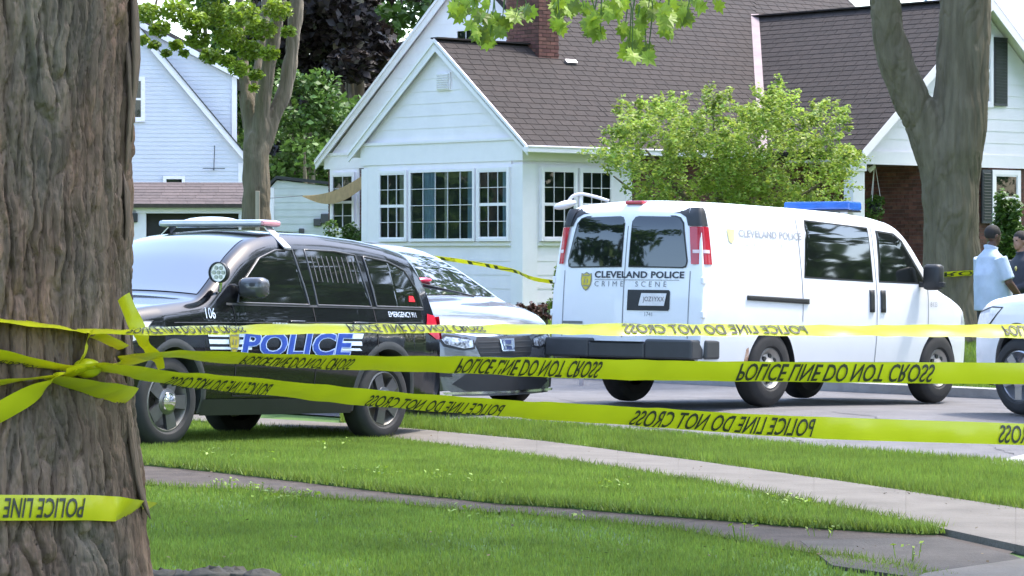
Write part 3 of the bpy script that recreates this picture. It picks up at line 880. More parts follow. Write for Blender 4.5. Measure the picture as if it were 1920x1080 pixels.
# ------------------------------------------------------------------ pale blue house on the left
LA = math.radians(96)
LH = Site(455, 80, LA)
lh = empty('blue_house', (LH.c[0], LH.c[1], 0), LA); tag(lh, 'pale blue sided house with a white rake board and dormer wall', 'house')
pk = LH.onx(262, 52); r0 = LH.onx(457, 292); d1 = LH.onx(443, 143); d0 = LH.onx(443, 280)
yl = pk[0] + (pk[0] - 0) ; zl = r0[1]
wallp = [(r0[0], .3), (yl, .3), (yl, zl), pk, (r0[0], r0[1])]
lw = MB().prism([(0, a, z) for a, z in wallp], (9, 0, 0)).build('wall', BLUESIDE, lh)
wy0, wz_1 = LH.onx(266, 150); wy1, wz_0 = LH.onx(232, 222)
bw = [(LH.onx(346, 350)[0], LH.onx(313, 350)[0], LH.onx(330, 350)[1] - .5, LH.onx(330, 335)[1])]
siding(lw, wallp, .115, BLUESIDE, 'x', 0, -1, holes=[(wy0, wy1, wz_0, wz_1)], each=False, thick=.018)
dorm = [d0, (pk[0] - .0, pk[1] - .2), (pk[0], pk[1] + .12), d1]
dz = [(LH.onx(443, 285)[0], LH.onx(443, 285)[1]), (pk[0], pk[1] - .3), (pk[0], pk[1] + .05), d1]
dw = MB().prism([(.25, a, z) for a, z in dz], (8, 0, 0)).build('dormer', BLUESIDE, lh)
siding(dw, dz, .115, BLUESIDE, 'x', .25, -1, each=False, thick=.018)
mb = MB()
mb.prism([(-.16, r0[0] - .25, r0[1] - .22), (-.16, pk[0], pk[1]), (-.16, pk[0], pk[1] - .26), (-.16, r0[0] - .25, r0[1] - .42)], (.12, 0, 0))
mb.build('rake_board', TRIM, lh)
MB().prism([(-.2, r0[0] - .28, r0[1] - .2), (-.2, pk[0], pk[1] + .03), (-.2, pk[0], pk[1] - .01), (-.2, r0[0] - .28, r0[1] - .24)], (.16, 0, 0)).build('roof_edge', BLACKPL, lh)
MB().prism([(.1, d1[0] - .2, d1[1] + .02), (.1, pk[0], pk[1] + .2), (.1, pk[0], pk[1] + .02), (.1, d1[0] - .2, d1[1] - .14)], (.1, 0, 0)).build('rake_board', TRIM, lh)
MB().prism([(.1, d1[0] - .25, d1[1] + .12), (.1, pk[0], pk[1] + .32), (.1, pk[0], pk[1] + .2), (.1, d1[0] - .25, d1[1] + .02)], (8.2, 0, 0)).build('roof', REDROOF, lh)
MB().prism([(.0, r0[0] - .2, r0[1] - .15), (.0, pk[0], pk[1] + .02), (.0, yl + .2, zl - .1), (.0, yl + .2, zl - .2), (.0, pk[0], pk[1] - .1), (.0, r0[0] - .2, r0[1] - .25)], (.2, 0, 0)).build('roof', REDROOF, lh)
MB().box(.2, .3, d1[0] - .02, d1[0] + .12, d0[1] - .1, d1[1]).build('corner_board', TRIM, lh)
MB().box(-.03, .1, -.02, .12, .3, r0[1] - .2).build('corner_board', TRIM, lh)
window(lh, 'x', -.02, -1, wy0, wy1, wz_0, wz_1, 1, 2, True, .09)
window(lh, 'x', -.02, -1, LH.onx(341, 345)[0], LH.onx(312, 345)[0], LH.onx(330, 360)[1], LH.onx(330, 336)[1], 1, 1, False, .09)
window(lh, 'x', -.02, -1, LH.onx(240, 345)[0], LH.onx(226, 345)[0], LH.onx(230, 360)[1], LH.onx(230, 336)[1], 1, 1, False, .09)
an = LH.onx(401, 316); mb = MB()
mb.tube([(-.12, an[0], an[1] - .05), (-.12, an[0] - .02, an[1] + .62)], .012, 5); mb.tube([(-.12, an[0] + .3, an[1]), (-.12, an[0] - .3, an[1])], .01, 5)
mb.tube([(.0, an[0], an[1] - .03), (-.13, an[0], an[1] - .03)], .02, 5)
o = mb.build('antenna', BLACKPL, lh)
# garage in front of it
GR = Site(458, 73, LA); ga = empty('garage', (GR.c[0], GR.c[1], 0), LA); tag(ga, 'white garage with low reddish shingle roof and dark open door', 'garage')
e0 = GR.onx(458, 382); t0 = GR.onx(240, 343, 1.6)
yg = 9.0; ze = e0[1]; zr = GR.onx(400, 341, 1.7)[1]
gw = MB().box(0, 4, .05, GR.onx(452, 405)[0] + .06, .3, ze).box(0, 4, GR.onx(274, 405)[0], yg, .3, ze); gtop = GR.onx(360, 400)[1]
gw.box(0, 4, .05, yg, gtop, ze); gw.build('wall', TRIM, ga)
MB().box(.3, .35, .05, yg, .3, gtop).build('door', mat('doorway_shade', (.03, .028, .027), .8), ga)  # dark panel: shade inside the open doorway put into its colour
MB().box(-.06, 0, .0, yg, ze - .16, ze).build('fascia', TRIM, ga)
MB().box(-.04, 0, GR.onx(452, 405)[0] - .05, GR.onx(274, 405)[0] + .25, gtop, gtop + .12).build('trim', TRIM, ga)
dz_ = zr - ze
shingled((-.25, yg, ze - .02), (0, -1, 0), (1.9, 0, dz_), [(0, 0), (yg + .1, 0), (yg + .1, math.hypot(1.9, dz_)), (0, math.hypot(1.9, dz_))], REDROOF, expo=.26, wid=.45, par=ga, deck=REDROOF)
sl = GR.onx(253, 407); MB().box(-.14, 0, sl[0] - .07, sl[0] + .07, sl[1] - .13, sl[1] + .1).build('lantern', BLACKPL, ga, bevel=.02)
window(ga, 'x', -.01, -1, GR.onx(246, 405)[0] + .1, GR.onx(230, 405)[0], GR.onx(240, 425)[1], GR.onx(240, 388)[1], 1, 2, True, .07)
# grey shed between the houses
SH = Site(507, 70, HA); sh = empty('shed', (SH.c[0], SH.c[1], 0), HA - math.radians(50)); tag(sh, 'grey lap-sided shed behind the tree between the houses', 'shed')
S2 = Site(507, 70, HA - math.radians(50))
q = [S2.ony(507, 352), S2.ony(520, 338), S2.ony(640, 352)]
poly = [(q[0][0], .3), (q[2][0], .3), q[2], q[1], q[0]]
sw = MB().prism([(a, 0, z) for a, z in poly], (0, 3, 0)).build('wall', GREYSIDE, sh)
siding(sw, poly, .17, GREYSIDE, 'y', 0, -1)
MB().prism([(q[0][0] - .12, -.1, q[0][1] - .06), (q[1][0], -.1, q[1][1] + .03), (q[2][0] + .1, -.1, q[2][1] + .03), (q[2][0] + .1, -.1, q[2][1] + .1), (q[1][0], -.1, q[1][1] + .11), (q[0][0] - .14, -.1, q[0][1] + .02)], (0, 3.2, 0)).build('roof', BLACKPL, sh)
MB().box(q[0][0] - .02, q[0][0] + .09, -.04, 0, .3, q[0][1]).build('corner_board', TRIM, sh)
for (px, py, r) in ((596, 417, .09), (566, 433, .06), (612, 410, .12)):
    a, z = S2.ony(px, py); MB().box(a - r, a + r, -.1, .01, z - r, z + r).build('outlet_box', GREYPL, sh, bevel=.02)
# house beyond the right gable
RH = empty('far_house', (P(1925, 60, 85).x, 85, 0), HA); tag(RH, 'distant house with pale grey roof beyond the porch gable', 'house')
MB().box(0, 9, 0, 8, .3, 6.0).build('wall', WHITE, RH)
MB().prism([(-.3, -.3, 5.9), (9.3, -.3, 5.9), (9.3, 4, 9.5), (-.3, 4, 9.5)], (0, 0, .1)).build('roof', mat('pale_grey_roof', (.33, .36, .42), .8), RH)
# ------------------------------------------------------------------ vehicles
class Car:
    """body from a side outline and a half-width map; X runs from the nose to the tail, z up"""
    def __init__(s, L, top, wheels, arch, wz, plan, bow=(.25, .1), sill=.27, crown=.03, rnd=.12, sill_pts=None):
        s.zs = 1.; s.L, s.wheels, s.arch, s.bow, s.sill, s.crown, s.rnd = L, wheels, arch, bow, sill, crown, rnd
        s.wz, s.plan = np.array(wz), np.array(plan); s.xm = sum(wheels) / len(wheels)
        t = np.array(top, float); d = np.r_[0, np.cumsum(np.linalg.norm(np.diff(t, axis=0), axis=1))]
        n = int(d[-1] / .03); q = np.linspace(0, d[-1], n)
        xs, zs = np.interp(q, d, t[:, 0]), np.interp(q, d, t[:, 1])
        kn = np.ones(5) / 5
        for _ in range(2):
            xs = np.r_[xs[:1], np.convolve(np.pad(xs, 2, mode='edge'), kn, 'valid')[1:-1], xs[-1:]]
            zs = np.r_[zs[:1], np.convolve(np.pad(zs, 2, mode='edge'), kn, 'valid')[1:-1], zs[-1:]]
        xs = np.maximum.accumulate(xs + np.arange(n) * 1e-6)
        s.ox, s.oz = xs, zs
        i = int(np.argmax(zs)); s.fr = (zs[:i + 1], xs[:i + 1]); s.rr = (zs[i:][::-1], xs[i:][::-1])
    def top(s, X): return float(np.interp(X, s.ox, s.oz))
    def bot(s, X):
        b = s.sill + .05 * max(0, 1 - X / .5) + .06 * max(0, 1 - (s.L - X) / .6)
        for w, (r, cz) in zip(s.wheels, s.arch):
            d = abs(X - w)
            if d < r: b = max(b, cz + math.sqrt(r * r - d * d))
        return min(b, s.top(X) - .002)
    def W(s, X, z):
        w = float(np.interp(z, s.wz[:, 0], s.wz[:, 1])) * float(np.interp(X, s.plan[:, 0], s.plan[:, 1]))
        d = s.top(X) - z
        if d < s.rnd:
            e = max(0., 1 - max(d, 0) / s.rnd); w -= s.rnd * .75 * (1 - math.sqrt(max(0, 1 - e * e)))
        return w
    def loc(s, X, y, z):
        X = X + s.bow[0] * y * y * max(0, 1 - X / 1.1) - s.bow[1] * y * y * max(0, 1 - (s.L - X) / .7)
        return (s.xm - X, y, z if z < .4 else .4 + (z - .4) * s.zs)
    def body(s, m, parent, name='body'):
        st = list(s.ox)
        for w, (r, _) in zip(s.wheels, s.arch):
            st += list(w + r * np.cos(np.linspace(0, math.pi, 25))) + [w - r - .004, w + r + .004]
        st = np.unique(np.round(np.clip(st, s.ox[0], s.ox[-1]), 5)); mb = MB(); M = 26; Kx = 14
        for sd in (1, -1):
            def fn(u, v):
                X = st[int(round(u * (len(st) - 1)))]; b, t = s.bot(X), s.top(X)
                z = b + (t - b) * (1 - (1 - v) ** 1.6); return s.loc(X, sd * s.W(X, z), z)
            mb.grid(fn, len(st) - 1, M)
        def ft(u, v):
            X = st[int(round(u * (len(st) - 1)))]; t = s.top(X); w = s.W(X, t); y = w * (2 * v - 1)
            return s.loc(X, y, t + s.crown * (1 - (2 * v - 1) ** 2) * min(1, (t - .3) / .6))
        mb.grid(ft, len(st) - 1, Kx)
        me = mb.mesh(name, m, False, False)
        bm = bmesh.new(); bm.from_mesh(me); bmesh.ops.remove_doubles(bm, verts=bm.verts, dist=.0008)
        bmesh.ops.recalc_face_normals(bm, faces=bm.faces); bm.to_mesh(me); bm.free()
        me.polygons.foreach_set('use_smooth', np.ones(len(me.polygons), dtype=bool)); me.set_sharp_from_angle(angle=math.radians(42))
        return link(bpy.data.objects.new(name, me), parent)
    # patches -----------------------------------------------------------------
    def colfill(s, poly, n, m, fn):
        xs = [p[0] for p in poly]; x0, x1 = min(xs), max(xs); e = (x1 - x0) * 1e-3; mb = MB()
        def rng_(x):
            x = min(max(x, x0 + e), x1 - e); o = []
            for i in range(len(poly)):
                (a, b), (c, d) = poly[i], poly[(i + 1) % len(poly)]
                if (a - x) * (c - x) <= 0 and a != c: o.append(b + (d - b) * (x - a) / (c - a))
            return min(o), max(o)
        cuts = sorted(set([x0, x1] + [x for x in xs] + list(np.linspace(x0, x1, n)))); rr = [rng_(x) for x in cuts]
        mb.grid(lambda u, v: fn(cuts[int(round(u * (len(cuts) - 1)))], rr[int(round(u * (len(cuts) - 1)))][0] * (1 - v) + rr[int(round(u * (len(cuts) - 1)))][1] * v), len(cuts) - 1, m)
        return mb
    def side(s, name, poly, m, parent, sd=1, off=.004, n=18, rows=8, smooth=True, skirt=.0):
        f = lambda X, z: s.loc(X, sd * (s.W(X, z) + off), z)
        mb = s.colfill(poly, n, rows, f)
        o = mb.build(name, m, parent, smooth)
        if skirt:
            so = o.modifiers.new('thick', 'SOLIDIFY'); so.thickness = skirt; so.offset = -1 if sd > 0 else -1
        return o
    def xrear(s, z): return float(np.interp(z, s.rr[0], s.rr[1]))
    def xfront(s, z): return float(np.interp(z, s.fr[0], s.fr[1]))
    def rear(s, name, poly, m, parent, off=.006, n=14, rows=8, smooth=True):
        return s.colfill(poly, n, rows, lambda y, z: s.loc(s.xrear(z) + off, y, z)).build(name, m, parent, smooth)
    def front(s, name, poly, m, parent, off=.006, n=16, rows=8, smooth=True):
        return s.colfill(poly, n, rows, lambda y, z: s.loc(s.xfront(z) - off, y, z)).build(name, m, parent, smooth)
    def screen(s, name, X0, X1, m, parent, inset=.07, off=.006, n=16, k=14):
        mb = MB()
        def fn(u, v):
            X = X0 + (X1 - X0) * u; t = s.top(X); w = s.W(X, t) - inset * .2 - .005; y = w * (2 * v - 1)
            p = s.loc(X, y, t + s.crown * (1 - (2 * v - 1) ** 2) + off); sl = (s.top(X + .02) - s.top(X - .02)) / .04
            return (p[0] + off * sl * .8, p[1], p[2])
        mb.grid(fn, n, k); return mb.build(name, m, parent, True)
    def text_side(s, name, txt, X0, z0, h, m, parent, sd=1, off=.008, shear=0., wide=1., bold=0., slope=0., space=1.):
        v, f, w = text2d(txt, bold, space, wide)[:3]; mb = MB()
        mb.add([s.loc(X0 + sd * (a + shear * b) * h, sd * (s.W(X0 + sd * (a + shear * b) * h, z0 + b * h) + off), z0 + b * h + slope * a * h) for a, b in v], f)
        o = mb.build(name, m, parent); o['kind'] = 'stuff'; return o
    def text_rear(s, name, txt, y0, z0, h, m, parent, off=.012, wide=1., bold=0., space=1.):
        v, f, w = text2d(txt, bold, space, wide)[:3]; mb = MB()
        mb.add([s.loc(s.xrear(z0 + b * h) + off, y0 - a * h, z0 + b * h) for a, b in v], f)
        o = mb.build(name, m, parent); o['kind'] = 'stuff'; return o

_wheel = {}
def wheel(parent, x, y, R, width, kind, sd, steer=0.):
    key = (R, width, kind)
    if key not in _wheel:
        r = R * (.66 if kind != 'van' else .55); hw = width / 2; t = MB()
        t.lathe([(hw - .03, r), (hw - .005, r + .02), (hw, r + (R - r) * .5), (hw - .015, R - .03), (hw - .04, R - .006), (hw - .06, R), (0, R + .002),
                 (-hw + .06, R), (-hw + .03, R - .01), (-hw, r + (R - r) * .5), (-hw + .03, r)], 40)
        tm = t.mesh('tyre', RUBBER, 'auto')
        d = MB(); face = hw - .035
        d.lathe([(hw - .028, r + .004), (hw - .02, r - .012), (face - .02, r - .03), (-.02, r - .035), (-.02, 0)], 40)
        dm = d.mesh('rim', {'police': STEELW, 'alloy': ALLOY, 'van': STEELW}[kind], 'auto')
        sp = MB(); ns = 5 if kind != 'van' else 8
        if kind == 'van':
            sp.lathe([(hw - .02, r - .01), (face, r - .03), (face - .02, r * .72), (face + .012, r * .45), (face + .03, r * .28), (face + .045, r * .22), (face + .045, 0)], 36)
        else:
            for k in range(ns):
                a = 2 * math.pi * k / ns + .3; da = .26 if kind == 'police' else .2
                p0 = [(.10 * math.cos(a + q), .10 * math.sin(a + q)) for q in (-.55, .55)]; p1 = [((r - .015) * math.cos(a + q), (r - .015) * math.sin(a + q)) for q in (da, -da)]
                poly = p0 + p1
                sp.prism([(px, face - .02, pz) for px, pz in poly], (0, .035, 0))
            sp.lathe([(face - .02, .12), (face + .018, .11), (face + .03, .07), (face + .03, 0)], 24)
        sm = sp.mesh('spokes', {'police': mat('gunmetal_spoke', (.20, .20, .21), .3, .9), 'alloy': ALLOY, 'van': mat('dull_steel_disc', (.40, .385, .36), .45, .7, var=.15)}[kind], 'auto')
        hb = MB()
        if kind == 'police': hb.lathe([(face + .01, .085), (face + .04, .075), (face + .05, .03), (face + .05, 0)], 20)
        elif kind == 'van':  # black discs drawn for the shade in the wheel's vent holes
            for k in range(8):
                a = 2 * math.pi * k / 8; hb.lathe_at = None
                hb.tube([(r * .6 * math.cos(a), face - .03, r * .6 * math.sin(a)), (r * .6 * math.cos(a), face + .004, r * .6 * math.sin(a))], r * .13, 10)
        else: hb.lathe([(face + .02, .045), (face + .036, .04), (face + .036, 0)], 18)
        hm = hb.mesh('hub_or_vents', {'police': CHROME, 'alloy': BLACKPL, 'van': BLACKPL}[kind], 'auto')
        _wheel[key] = (tm, dm, sm, hm)
    e = empty('wheel', (x, y, R), 0, parent)
    e.rotation_euler = (0, random.uniform(0, 1.2), (0 if sd > 0 else math.pi) + steer)
    for nm, me in zip(('tyre', 'rim', 'spokes', 'hub_or_vents'), _wheel[key]):
        o = link(bpy.data.objects.new(nm, me), e)
        if nm == 'hub_or_vents' and kind == 'van': o['kind'] = 'stuff'
    return e

def seat_on(root, fw, rw, sd, ytr):
    """stand the car on the ground: fw/rw are the ground points under the wheels on side sd"""
    fw, rw = Vector(fw), Vector(rw); h = (fw - rw).normalized(); l = Vector((0, 0, 1)).cross(h).normalized(); u = h.cross(l)
    o = (fw + rw) / 2 - l * (sd * ytr)
    M = Matrix((h, l, u)).transposed().to_4x4(); M.translation = o
    root.matrix_world = M

def ground_pt(x, y): return Vector((x, y, float(gz(x, y))))
RED = mat('red_lens', (.45, .012, .03), .15, var=.15, coat=.5)
CLEAR = mat('clear_lens', (.72, .74, .78), .12, .2, var=.12, scale=20, coat=.6)
WSG = mat('windshield_glass', (.02, .024, .028), .03, var=.1, spec=1., coat=1.)
WSG.node_tree.nodes['Principled BSDF'].inputs['IOR'].default_value = 1.9
WSG.node_tree.nodes['Principled BSDF'].inputs['Coat IOR'].default_value = 1.8
GSEAM = mat('soft_panel_gap', (.16, .165, .18), .8)
SEAM = mat('panel_gap', (.01, .01, .011), .8)

def shield(car, place, y0, z0, h, parent, sd=1):
    """gold police badge: grey rim, gold field, dark marks; place is 'rear' or 'side'"""
    pts = [(-.42, .44), (-.25, .40), (0, .5), (.25, .40), (.42, .44), (.46, .1), (.40, -.2), (.22, -.40), (0, -.52), (-.22, -.40), (-.40, -.2), (-.46, .1)]
    gold = mat('gold_badge', (.62, .50, .06), .4, .2, var=.2, scale=30); rim = mat('badge_rim', (.30, .29, .22), .5, .2)
    for nm, k, m, off in (('badge', 1, rim, .006), ('badge_field', .84, gold, .009)):
        poly = [(y0 + a * h * k * .82, z0 + b * h * k) for a, b in pts]
        if place == 'rear': car.rear(nm, poly, m, parent, off, 6, 6)
        else: car.side(nm, poly, m, parent, sd, off, 6, 6)
    for (a, b, w, hh) in ((-.1, .02, .07, .22), (.1, .02, .07, .22), (0, -.24, .40, .07), (0, .3, .5, .06)):
        poly = [(y0 + (a - w / 2) * h, z0 + (b - hh / 2) * h), (y0 + (a + w / 2) * h, z0 + (b - hh / 2) * h), (y0 + (a + w / 2) * h, z0 + (b + hh / 2) * h), (y0 + (a - w / 2) * h, z0 + (b + hh / 2) * h)]
        (car.rear('badge_mark', poly, rim, parent, .012, 3, 2) if place == 'rear' else car.side('badge_mark', poly, rim, parent, sd, .012, 3, 2))

# ---- black police utility vehicle / white crossover share one body form
UTOP = [(0, .34), (.012, .55), (.03, .75), (.07, .92), (.16, 1.02), (.34, 1.075), (.7, 1.12), (1.2, 1.165), (1.42, 1.19), (1.6, 1.30), (1.95, 1.53), (2.22, 1.665), (2.45, 1.725),
        (2.8, 1.76), (3.3, 1.765), (3.9, 1.735), (4.35, 1.69), (4.6, 1.655), (4.7, 1.60), (4.82, 1.36), (4.9, 1.14), (4.96, .98), (4.99, .78), (5.04, .66), (5.05, .48), (5.05, .36)]
UWZ = [(.25, .90), (.40, .95), (.62, .985), (.80, 1.0), (.95, .995), (1.06, .965), (1.13, .94), (1.3, .885), (1.5, .81), (1.65, .745), (1.8, .68)]
UPL = [(0, .84), (.15, .90), (.4, .96), (.8, .995), (1.2, 1), (4.2, 1), (4.6, .975), (4.9, .93), (5.05, .88)]
def utility(name, paint, police):
    c = Car(5.05, UTOP, (.95, 3.975), ((.425, .385), (.425, .385)), UWZ, UPL, (.22, .08))
    c.zs = 1.085; r = empty(name); c.body(paint, r)
    MB().box(c.xm - 4.85, c.xm - .25, -.72, .72, .26, .80).build('underbody', BLACKPL, r)
    for sd in (1, -1):
        for wx in c.wheels:
            wheel(r, c.xm - wx, sd * .845, .385, .25, 'police' if police else 'alloy', sd)
            mb = MB(); cz = .385
            def fn(u, v):
                a = -.25 + (math.pi + .5) * u; rr = .425 + .065 * v
                X, z = wx + rr * math.cos(a), max(cz + rr * math.sin(a), .28); return c.loc(X, sd * (c.W(X, z) + .006 - .012 * abs(v - .5)), z)
            mb.grid(fn, 40, 4)
            mb.grid(lambda u, v: (lambda a: c.loc(wx + .425 * math.cos(a), sd * (c.W(wx + .425 * math.cos(a), max(cz + .425 * math.sin(a), .28)) - .24 * v), max(cz + .425 * math.sin(a), .28)))(-.2 + (math.pi + .4) * u), 40, 2)
            mb.build('wheel_arch', GREYPL if police else BLACKPL, r, 'auto')
        c.side('sill', [(1.4, .26), (3.52, .26), (3.52, .40), (1.4, .40)], BLACKPL, r, sd, .01)
        c.side('window', [(1.86, 1.165), (1.95, 1.30), (2.30, 1.535), (2.55, 1.605), (2.80, 1.62), (2.86, 1.165)], DARKGLASS, r, sd)
        c.side('window', [(2.98, 1.165), (2.98, 1.625), (3.42, 1.625), (3.72, 1.60), (3.78, 1.165)], DARKGLASS, r, sd)
        c.side('window', [(3.86, 1.17), (3.84, 1.595), (4.2, 1.56), (4.45, 1.49), (4.62, 1.30), (4.66, 1.17)], DARKGLASS, r, sd)
        c.side('pillar_trim', [(2.87, 1.165), (2.83, 1.62), (2.97, 1.625), (2.97, 1.165)], BLACKPL if not police else DARKGLASS, r, sd, .005)
        c.side('window_trim', [(1.70, 1.145), (4.66, 1.15), (4.66, 1.168), (1.70, 1.163)], CHROME if not police else GREYPL, r, sd, .007)
        for X in (1.78, 2.90, 3.80):
            z0 = .42 if X < 3.5 else .74
            c.side('door_seam', [(X, z0), (X + .012, z0), (X + .012, 1.15), (X, 1.15)], SEAM, r, sd, .003, 3, 8)
        c.side('door_seam', [(1.78, .42), (3.5, .42), (3.5, .43), (1.78, .43)], SEAM, r, sd, .003, 20, 2)
        for X in (2.62, 3.54):
            h = MB(); p = c.loc(X, sd * (c.W(X, 1.02) + .02), 1.02); h.box(p[0] - .11, p[0] + .11, p[1] - .016, p[1] + .016, p[2] - .018, p[2] + .018)
            h.build('door_handle', paint, r, True, bevel=.012)
        c.side('body_crease', [(.95, .995), (4.6, 1.04), (4.6, 1.046), (.95, 1.001)], GREYPL if police else paint, r, sd, .003, 24, 2)
        # mirror
        px, py, pz = c.loc(1.98, sd * (c.W(1.98, 1.255)), 1.255)
        mm = MB().box(-.06, .11, -.135, .135, -.085, .095)
        mr = mm.build('mirror', paint if not police else mat('mirror_shell', (.06, .06, .065), .22, coat=.6), r, True, bevel=.055); mr.location = (px + .02, py + sd * .15, pz + .03)
        ar = MB().box(-.03, .03, -.17, .02, -.08, -.02) if sd > 0 else MB().box(-.03, .03, -.02, .17, -.08, -.02); ar.build('arm', BLACKPL, mr, bevel=.012)
        # lamps
        c.side('headlight', [(.05, .80), (.12, .94), (.42, 1.00), (.62, 1.0), (.40, .86), (.2, .80)], CLEAR, r, sd, .006)
        c.side('headlight_rim', [(.04, .785), (.115, .955), (.42, 1.015), (.655, 1.012), (.41, .845), (.2, .785)], BLACKPL, r, sd, .003)
        c.side('taillight', [(4.62, .97), (4.72, 1.12), (4.93, 1.10), (4.95, .90), (4.85, .90)], RED, r, sd, .008)
        c.rear('taillight', [(sd * .62, .96), (sd * .62, 1.08), (sd * .92, 1.10), (sd * .92, .90)], RED, r, .006)
        for poly in ([(1.86, 1.165), (1.95, 1.30), (2.30, 1.535), (2.55, 1.605), (2.80, 1.62), (2.86, 1.165)], [(2.98, 1.165), (2.98, 1.625), (3.42, 1.625), (3.72, 1.60), (3.78, 1.165)], [(3.86, 1.17), (3.84, 1.595), (4.2, 1.56), (4.45, 1.49), (4.62, 1.30), (4.66, 1.17)]):
            mb = MB(); pts = [c.loc(X, sd * (c.W(X, z) + .006), z) for (X, z) in sum([[(a[0] + (b[0] - a[0]) * t / 6, a[1] + (b[1] - a[1]) * t / 6) for t in range(6)] for a, b in zip(poly, poly[1:] + poly[:1])], [])]
            mb.tube(pts + [pts[0]], .009, 6, False); mb.build('window_seal', mat('satin_trim', (.10, .10, .105), .35, .4), r, True)
    c.screen('windshield', 1.47, 2.30, WSG, r)
    c.rear('rear_window', [(-.62, 1.18), (.62, 1.18), (.56, 1.52), (-.56, 1.52)], DARKGLASS, r)
    c.front('grille', [(-.52, .60), (.52, .60), (.60, .90), (-.60, .90)], BLACKPL, r)
    c.front('bumper', [(-.78, .36), (.78, .36), (.78, .56), (-.78, .56)], GREYPL, r, .01)
    for i in range(4): c.front('grille_bar', [(-.5, .645 + .065 * i), (.5, .645 + .065 * i), (.5, .66 + .065 * i), (-.5, .66 + .065 * i)], GREYPL if police else CHROME, r, .014, 12, 2)
    c.rear('bumper', [(-.85, .38), (.85, .38), (.85, .62), (-.85, .62)], GREYPL, r, .01)
    return r, c

BLACKP = mat('black_car_paint', (.005, .0055, .007), .14, var=.1, coat=.6, spec=.4)
WHITEP = mat('white_van_paint', (.80, .81, .83), .32, var=.015, scale=2, coat=.5)
WHITEC = mat('white_pearl_paint', (.80, .80, .82), .22, var=.02, coat=.8)
suv, c = utility('police_car', BLACKP, True)
tag(suv, 'black police utility car with blue POLICE lettering parked on the grass', 'police car')
seat_on(suv, ground_pt(-2.90, 24.66), ground_pt(-1.27, 27.05), 1, .90)
BLUE = mat('police_blue', (.012, .055, .36), .35, var=.15, coat=.4); STRIPEW = mat('stripe_white', (.62, .72, .85), .35, var=.05)
zc = .848
for (x0, x1) in ((1.38, 1.98), (3.22, 3.56)):
    for (z0, h) in ((zc + .045, .045), (zc - .012, .036), (zc - .055, .02)):
        sl = .05 if x0 < 2 else -.05
        c.side('stripe', [(x0 + (.10 - (z0 - zc)) * .3 if x0 < 2 else x0, z0), (x1, z0), (x1 + (0 if x0 < 2 else (z0 - zc) * .6), z0 + h), (x0 + (.10 - (z0 - zc)) * .3 - .01 if x0 < 2 else x0, z0 + h)], STRIPEW, suv, 1, .006, 12, 2)
c.text_side('lettering', 'POLICE', 1.85, zc - .098, .180, mat('letter_edge', (.42, .55, .92), .35), suv, 1, .009, .28, 1.84, .05)
c.text_side('lettering', 'POLICE', 1.85, zc - .098, .180, BLUE, suv, 1, .012, .28, 1.84, .02)
shield(c, 'side', 1.74, zc, .19, suv, 1)
c.text_side('number', '106', 1.40, 1.035, .085, STRIPEW, suv, 1, .006, .1, .8)
c.text_side('lettering', 'CLEVELAND POLICE', 2.28, .985, .028, STRIPEW, suv, 1, .006)
c.text_side('lettering', 'EMERGENCY 911', 4.02, 1.085, .045, STRIPEW, suv, 1, .006)
# barred rear door window
for i in range(9):
    X = 3.05 + i * .075; c.side('window_bar', [(X, 1.36), (X + .014, 1.36), (X + .014, 1.58), (X, 1.58)], GREYPL, suv, 1, .007, 3, 3)
# light bar with its feet
lb = MB().box(-.14, .14, -.60, .60, .0, .06).build('light_bar', mat('lightbar_lens', (.50, .52, .56), .12, .3, coat=.8), suv, bevel=.025); lb.location = (c.xm - 2.70, 0, 1.925)
dome = MB().ell((0, 0, 0), (.10, .34, .05), 18, 8).build('dome', CLEAR, lb, True); dome.location = (0, -.10, .045)
MB().box(-.13, .13, .575, .615, .005, .055).build('end_cap', mat('pink_lens', (.62, .30, .34), .2, coat=.5), lb, bevel=.015); MB().box(-.13, .13, -.615, -.575, .005, .055).build('end_cap', mat('pale_blue_lens', (.30, .40, .62), .2, coat=.5), lb, bevel=.015)
for sd in (1, -1):
    MB().prism([(-.05, sd * .55, .0), (.05, sd * .55, .0), (.05, sd * .80, -.20), (-.05, sd * .80, -.20)], (0, 0, .015)).build('bracket', ALLOY, lb)
# spot lamp on the A pillar
sp = empty('spot_lamp', c.loc(1.58, .955, 1.40), math.radians(10), suv)
MB().lathe([(-.07, .0), (-.07, .05), (-.03, .088), (.03, .092), (.03, .08)], 24, 'y').build('shell', BLACKPL, sp, True).rotation_euler = (0, 0, -math.pi / 2)
ln = MB().lathe([(.015, .08), (.015, 0)], 24, 'y').build('lens', CLEAR, sp, True); ln.rotation_euler = (0, 0, -math.pi / 2)
mb = MB()
for k in range(6):
    a = k * math.pi / 3; mb.tube([(.016, .045 * math.cos(a), .045 * math.sin(a)), (.022, .045 * math.cos(a), .045 * math.sin(a))], .018, 10)
mb.tube([(.016, 0, 0), (.022, 0, 0)], .018, 10); mb.build('reflector', mat('dull_reflector', (.25, .27, .25), .25, .8), sp)
MB().tube([(-.03, 0, -.08), (-.06, -.03, -.16)], .016, 8).build('stem', CHROME, sp)
# small red patch painted on the rear side glass as a red light reflection
c.side('glass_reflection', [(4.40, 1.22), (4.52, 1.22), (4.50, 1.27), (4.42, 1.27)], mat('red_reflection_patch', (.8, .02, .03), .3), suv, 1, .009, 6, 3)

wcar, wc = utility('parked_crossover', WHITEC, False)
tag(wcar, 'white crossover car with silver wheels nosing in beside the two talking people', 'car')
fwp = ground_pt((1912 - 960) / F * 29.0, 29.0); hd = Vector((-.52, .854, 0))
rwp = ground_pt(fwp.x - hd.x * 3.025, fwp.y - hd.y * 3.025)
seat_on(wcar, fwp, rwp, 1, .93)

